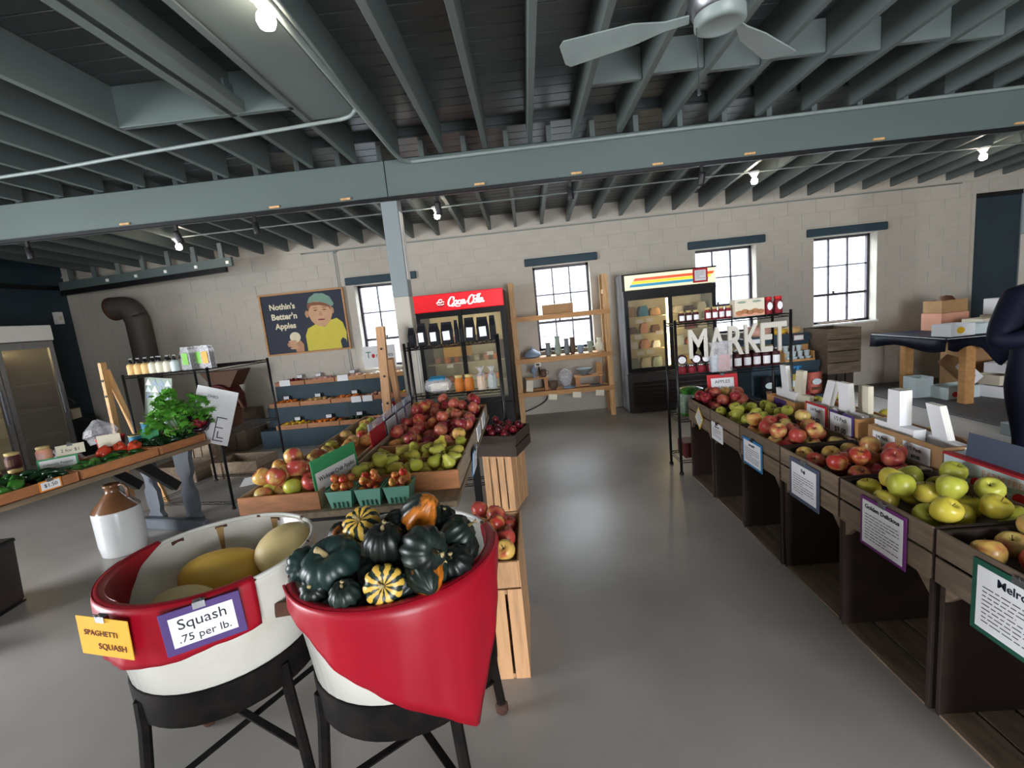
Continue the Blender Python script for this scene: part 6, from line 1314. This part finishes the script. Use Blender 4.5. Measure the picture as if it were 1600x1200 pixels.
pile(8, 2.03, 2.26, ROWY[0] + 0.02, ROWY[0] + 0.46, bz, 0.043, 21, A_red, 'red apple', 'in the back row near the MARKET shelf', stems=False)
pile(9, 2.0, 2.26, ROWY[1] + 0.02, ROWY[1] + 0.46, bz, 0.043, 22, A_gold, 'golden apple', 'in the back row beyond the purple-carded box', stems=False)
pile(9, 2.0, 2.26, ROWY[2] + 0.02, ROWY[2] + 0.46, bz, 0.043, 23, A_gold, 'yellow apple', 'in the back row between the carrier boxes', stems=False)
pile(6, 2.0, 2.26, ROWY[4] + 0.02, ROWY[4] + 0.46, bz, 0.043, 24, A_pink[:3], 'pink apple', 'behind the FARM FRESH box', stems=False)
# boxes by the aisle
pile(16, -0.41, -0.14, 1.87, 2.35, 0.432 + 0.035, 0.046, 25, A_pink[:2] + A_blush[:2], 'red-yellow apple', 'in the box beside the washtub')
pl_ = [MB().lathe([(a * 0.033, b * 0.033) for a, b in ((0.01, -0.95), (0.6, -0.8), (0.98, 0), (0.7, 0.75), (0.2, 0.92), (0.01, 0.85))], 12, None, False).mesh('plum', 'plum', True)]
PMX = Matrix.Translation(pb.location) @ Matrix.Rotation(-0.29, 4, 'Z')
pile(32, 0.012, 0.318, 0.02, 0.40, 0.101, 0.033, 26, pl_, 'dark plum', 'in the dark wooden box', 'plum', False, PMX)
# carrier boxes and paper totes on the back row
def tote(label, loc, rz, w_, h_, m_='paper', n=1, lean=0.0, prints=True, th=0.03, sk=0.0):
    t = thing('paper_carrier', label, 'paper bag', loc, rot=(lean, 0, rz))
    MB().prism([(-w_ * 0.42, 0), (w_ * 0.42, 0), (w_ * 0.5, h_ * 0.5), (-w_ * 0.5, h_ * 0.5)], -th / 2, th / 2).build('body', m_, t)
    MB().prism([(-w_ * 0.16, h_ * 0.5), (w_ * 0.16, h_ * 0.5), (w_ * (0.15 + sk), h_), (-w_ * (0.15 - sk), h_)], -th / 2, th / 2).build('handle', m_, t)
    for k in range(3): MB().prism([(-w_ * 0.161, h_ * 0.5), (w_ * 0.161, h_ * 0.5), (w_ * (0.151 + sk), h_ + 0.0008), (-w_ * (0.151 - sk), h_ + 0.0008)], th / 2 - 0.006 - k * 0.009, th / 2 - 0.005 - k * 0.009 + 0.002).build('fold_edge', 'cream', t)
    if prints:
        for x in (-w_ * 0.25, w_ * 0.22):
            MB().prism(ell(x, h_ * 0.33, 0.021, 0.02, 14), -th / 2 - 0.0012, -th / 2).build('printed_apple', 'red', t); MB().prism([(x, h_ * 0.33 + 0.018), (x + 0.02, h_ * 0.33 + 0.028), (x + 0.002, h_ * 0.33 + 0.026), (x - 0.02, h_ * 0.33 + 0.026)], -th / 2 - 0.0014, -th / 2).build('printed_leaf', 'applegreenprint', t)
    return t
def obox(label, y0, y1, x0, x1, h_, m_='lightwood', z=0.654):
    t = thing('carrier_box', label, 'box', (x0, y0, z)); w_, l_ = x1 - x0, y1 - y0; th = 0.012
    B(0, w_, 0, l_, 0, 0.008).build('bottom', m_, t); B(0, th, 0, l_, 0.008, h_).build('front_board', m_, t); B(w_ - th, w_, 0, l_, 0.008, h_).build('back_board', m_, t)
    for y_ in (0, l_ - th): B(th, w_ - th, y_, y_ + th, 0.008, h_).build('end_board', m_, t)
    return t
obox('small wooden box with a purple card holding paper bags', 3.22, 3.60, 1.79, 1.98, 0.14); obox('wooden box with the $6.00 and $9.00 cards', 2.60, 3.10, 1.79, 1.98, 0.17); obox('cardboard box with two white price labels', 2.06, 2.52, 1.79, 1.98, 0.165, 'cardboard')
card('price_card', 'dark purple card on the small carrier box', 'price card', (1.783, 3.40, 0.73), F, 0.16, 0.125, None, 'purple', th=0.003)
card('price_card', 'red-bordered card reading 1/4 Peck $6.00', 'price card', (1.78, 2.97, 0.755), F, 0.215, 0.175, 'cardred', bw=0.014, texts=[('1/4 Peck', 0, 0.045, 0.10, 0.025), ('$6.00', 0, -0.02, 0.10, 0.05)])
card('price_card', 'purple-bordered card reading 1/2 Peck $9.00', 'price card', (1.78, 2.73, 0.75), F, 0.215, 0.175, 'purple', bw=0.014, texts=[('1/2 Peck', 0, 0.045, 0.11, 0.025), ('$9.00', 0, -0.02, 0.10, 0.05)], clip=True)
card('price_card', 'left white price label on the cardboard carrier box', 'price card', (1.786, 2.405, 0.755), F, 0.15, 0.085, None, 'paper', th=0.002, texts=[('1/4 Peck', -0.01, 0.015, 0.08, 0.02), ('$6.00', 0, -0.02, 0.05, 0.02)])
card('price_card', 'right white price label on the cardboard carrier box', 'price card', (1.786, 2.20, 0.755), F, 0.16, 0.085, None, 'paper', th=0.002, texts=[('1/2 Peck', -0.01, 0.015, 0.08, 0.02), ('$9.00', 0, -0.02, 0.05, 0.02)])
z0 = 0.663
tote('pinkish paper carrier with a tall left handle in the purple-carded box', (1.87, 3.46, z0), F, 0.26, 0.36, 'paper', prints=False, sk=-0.12); tote('pinkish paper carrier with a tall right handle in the purple-carded box', (1.90, 3.34, z0), F + 0.12, 0.24, 0.34, 'cream', prints=False, lean=0.05, sk=0.14)
tote('white apple-print carrier at the left of the $6.00 box', (1.84, 2.96, z0), F, 0.25, 0.33, lean=-0.05, sk=0.2); tote('white apple-print carrier at the right of the $6.00 box', (1.86, 2.78, z0), F + .04, 0.30, 0.34, lean=0.06); tote('plain white carrier at the back of the $6.00 box', (1.93, 2.74, z0), F - .05, 0.28, 0.32, 'cream', prints=False)
tote('white apple-print carrier with a thick handle in the cardboard box', (1.86, 2.40, z0), F, 0.26, 0.36, th=0.06); tote('plain white carrier leaning in the cardboard box', (1.92, 2.20, z0), F - .1, 0.30, 0.31, prints=False, lean=0.05, sk=-0.15)
# printed FARM FRESH carton
ff = thing('farm_fresh_carton', 'white and green carton printed FARM FRESH with red apples', 'carton', (1.775, 2.04, 0.66), F)
MB().bbox(0, 0.62, 0, 0.20, 0, 0.15, 0.002).build('carton', 'cups', ff); B(0, 0.62, -0.0015, 0.0, 0.0, 0.035).build('green_band', 'boxgreen', ff); B(-0.002, 0.622, -0.004, 0.03, 0.146, 0.155).build('red_edge', 'cardred', ff)
text('FARM FRESH', 0.05, 'salmon', ff, (0.28, -0.0025, 0.115), (PI / 2, 0, 0), width=0.26, height=0.026)
for i, (x, z) in enumerate(((0.16, 0.062), (0.205, 0.066), (0.25, 0.055), (0.33, 0.06), (0.38, 0.055), (0.42, 0.05))): MB().prism(ell(x, z, 0.03, 0.028, 16), -0.0022 - 0.0002 * (i % 3), -0.001).build('printed_apple', 'red', ff)
for x in (0.17, 0.3, 0.44): MB().prism(ell(x, 0.09, 0.06, 0.01, 10, rot=0.2), -0.0018, -0.001).build('printed_leaf', 'sage', ff)
card('slate_card', 'blank navy card standing behind the FARM FRESH carton edge', 'card', (1.81, 1.84, 0.865), F, 0.26, 0.10, None, 'slate', tilt=-0.1, th=0.003)
drop('apple', A_pink[0], 'single pink apple on top of the FARM FRESH carton', 'apple', None, (1.84, 1.56, 0.66 + 0.155 + 0.035), (0.3, 0.2, 0), 1.1, stem_a, (0, 0, 0))
# squash in the right-hand tub
ac = ribbed([(0.004, -0.085), (0.02, -0.08), (0.05, -0.05), (0.068, -0.005), (0.066, 0.03), (0.045, 0.058), (0.02, 0.062), (0.008, 0.055)], 40, 10, 0.16)
kb = ribbed([(0.01, -0.05), (0.05, -0.055), (0.085, -0.035), (0.1, 0.0), (0.095, 0.035), (0.065, 0.058), (0.025, 0.05), (0.01, 0.042)], 60, 10, 0.10)
sqm = {'dark': ac.mesh('squash', 'squash_dark', True), 'orange': ac.mesh('squash', 'squash_orange', True), 'teal': kb.mesh('squash', 'squash_teal', True), 'carn': kb.mesh('squash', 'carnival', True)}
sq_stem = MB().tube([(0, 0, 0.05), (0.002, 0, 0.07), (0.01, 0, 0.09)], [0.008, 0.006, 0.009], 7).mesh('stem', 'stem', True)
sq_stem_k = MB().tube([(0, 0, 0.04), (-0.004, 0, 0.065), (-0.014, 0, 0.085)], [0.011, 0.008, 0.011], 7).mesh('stem', 'stem', True)
def sq(kind, label, x, y_, z, s, rx, ry, rz=0.0):
    o = tag(link('squash', sqm[kind], None, (x, y_, z), (rx, ry, rz), (s,) * 3), label, 'squash', 'squash in the right-hand washtub'); link('stem', sq_stem_k if kind in ('teal', 'carn') else sq_stem, o)
SQ = [('teal', 'largest teal-green ribbed squash at the left of the heap', -0.643, 1.268, 0.92, 0.91, 0.25, -0.35, 0.5),
      ('teal', 'blue-grey striped squash at the left rim', -0.762, 1.332, 0.89, 0.56, 0.9, -0.5, 1),
      ('dark', 'small dark squash with its stem towards the viewer at lower left', -0.679, 1.223, 0.87, 0.67, 0.9, 0, 0),
      ('dark', 'small dark squash with an upright stem at the front rim', -0.575, 1.177, 0.87, 0.66, 0.35, 0, 0),
      ('carn', 'yellow and green striped squash lying on its side at the front', -0.465, 1.185, 0.89, 0.58, 1.1, 0.6, 0),
      ('carn', 'yellow squash with dark stripes on top of the heap at the back', -0.586, 1.39, 0.98, 0.62, 0.55, -0.1, 0),
      ('orange', 'small orange-patched squash behind the striped yellow one', -0.714, 1.499, 0.9, 0.65, 0.8, 0.3, 2),
      ('dark', 'ribbed dark squash with a tall curved stem in the middle', -0.479, 1.267, 0.97, 0.88, 0.2, 0.1, 0),
      ('dark', 'dark squash in the gap beside the largest teal one', -0.547, 1.324, 0.86, 0.7, 0.6, 0.4, 1),
      ('orange', 'dark squash with an orange base topmost at the back', -0.395, 1.401, 1.0, 0.94, 2.4, 0.2, 4.4),
      ('dark', 'dark squash between the topmost pair at the back', -0.483, 1.425, 0.95, 0.8, 0.6, -0.5, 2),
      ('dark', 'large ribbed acorn squash lying right of the middle', -0.359, 1.24, 0.96, 1.02, 1.3, 0.9, 0.6),
      ('orange', 'orange-flecked dark squash at the back right', -0.285, 1.378, 0.93, 0.84, 0.9, 0.6, 1.2),
      ('dark', 'dark squash at the right below the orange-flecked one', -0.273, 1.376, 0.88, 0.78, 0.7, 0.5, 2.2),
      ('dark', 'round ribbed dark squash with a short stem at the right rim', -0.283, 1.308, 0.87, 0.85, 0.7, -0.2, 0),
      ('orange', 'squash with a broad orange patch at the front right rim', -0.362, 1.228, 0.89, 0.88, 1.2, 0.7, 3.4),
      ('dark', 'dark squash just behind the broad orange patch', -0.346, 1.253, 0.88, 0.72, 0.9, 0.2, 1),
      ('dark', 'dark squash in the centre hollow of the heap', -0.462, 1.319, 0.85, 0.73, 0.5, 0.5, 0),
      ('dark', 'dark squash right of the striped one at the front', -0.423, 1.217, 0.86, 0.62, 1.0, 0.1, 2),
      ('dark', 'dark squash at the back under the topmost one', -0.416, 1.42, 0.92, 0.74, 0.3, 0.8, 1),
      ('dark', 'dark squash tucked in at the far back right', -0.344, 1.468, 0.94, 0.7, 0.5, 0.2, 0),
      ('dark', 'dark squash buried at the very bottom centre of the heap', -0.515, 1.455, 0.63, 1.0, 0.0, 0.5, 0),
      ('dark', 'dark squash buried at the bottom right of the heap', -0.355, 1.505, 0.63, 1.0, 0.3, 0.5, 1),
      ('dark', 'dark squash buried at the bottom left of the heap', -0.675, 1.485, 0.63, 1.0, 0.6, 0.5, 2),
      ('dark', 'dark squash buried at the bottom back of the heap', -0.465, 1.625, 0.63, 1.0, 0.8999999999999999, 0.5, 3),
      ('dark', 'dark squash buried at the bottom front of the heap', -0.565, 1.285, 0.63, 1.0, 1.2, 0.5, 4),
      ('dark', 'dark squash buried at the bottom front right of the heap', -0.395, 1.325, 0.63, 1.0, 1.5, 0.5, 5),
      ('dark', 'dark squash buried at the bottom front left of the heap', -0.645, 1.335, 0.63, 1.0, 1.7999999999999998, 0.5, 6),
      ('dark', 'dark squash buried at the bottom back left of the heap', -0.635, 1.605, 0.63, 1.0, 2.1, 0.5, 7),
      ('dark', 'dark squash buried at the bottom back right of the heap', -0.335, 1.595, 0.63, 1.0, 2.4, 0.5, 8),
      ('dark', 'dark squash buried in the second layer centre of the heap', -0.515, 1.425, 0.73, 1.0, 2.6999999999999997, 0.5, 9),
      ('dark', 'dark squash buried in the second layer right of the heap', -0.315, 1.425, 0.73, 1.0, 3.0, 0.5, 10),
      ('dark', 'dark squash buried in the second layer left of the heap', -0.715, 1.545, 0.73, 1.0, 3.3, 0.5, 11)]
for a in SQ: sq(*a)
# spaghetti squash in the left-hand tub
ov = lambda L_, r_: MB().lathe([(r_ * math.sin(PI * k / 12) ** 0.8 + 0.002, -L_ / 2 * math.cos(PI * k / 12)) for k in range(13)], 24, Matrix.Rotation(PI / 2, 4, 'Y'), False)
def spag(label, m_, loc, rz, L_, r_, st=True, tilt=0.0):
    o = tag(ov(L_, r_).build('spaghetti_squash', m_, None, True, loc, (0, tilt, rz)), label, 'squash', 'spaghetti squash in the left-hand washtub')
    if st: MB().tube([(L_ / 2 - 0.006, 0, 0), (L_ / 2 + 0.015, 0, 0.004), (L_ / 2 + 0.03, 0, 0.008)], [0.012, 0.009, 0.012], 7).build('stem', 'stem', o, True)
spag('long golden spaghetti squash in the middle of the left washtub', 'spaghetti', (-1.24, 1.60, 0.745), 0.35, 0.28, 0.08)
spag('pale round spaghetti squash at the right of the left washtub', 'spaghetti_pale', (-1.03, 1.69, 0.775), 1.3, 0.24, 0.09, False)
spag('pale green-yellow spaghetti squash half hidden behind the red cloth', 'spaghetti_pale', (-1.26, 1.42, 0.715), 0.1, 0.22, 0.075)
spag('low golden spaghetti squash at the bottom of the left washtub', 'spaghetti', (-1.04, 1.50, 0.66), -0.6, 0.22, 0.07)
spag('buried spaghetti squash under the long golden one', 'spaghetti', (-1.30, 1.68, 0.63), 0.9, 0.2, 0.068)
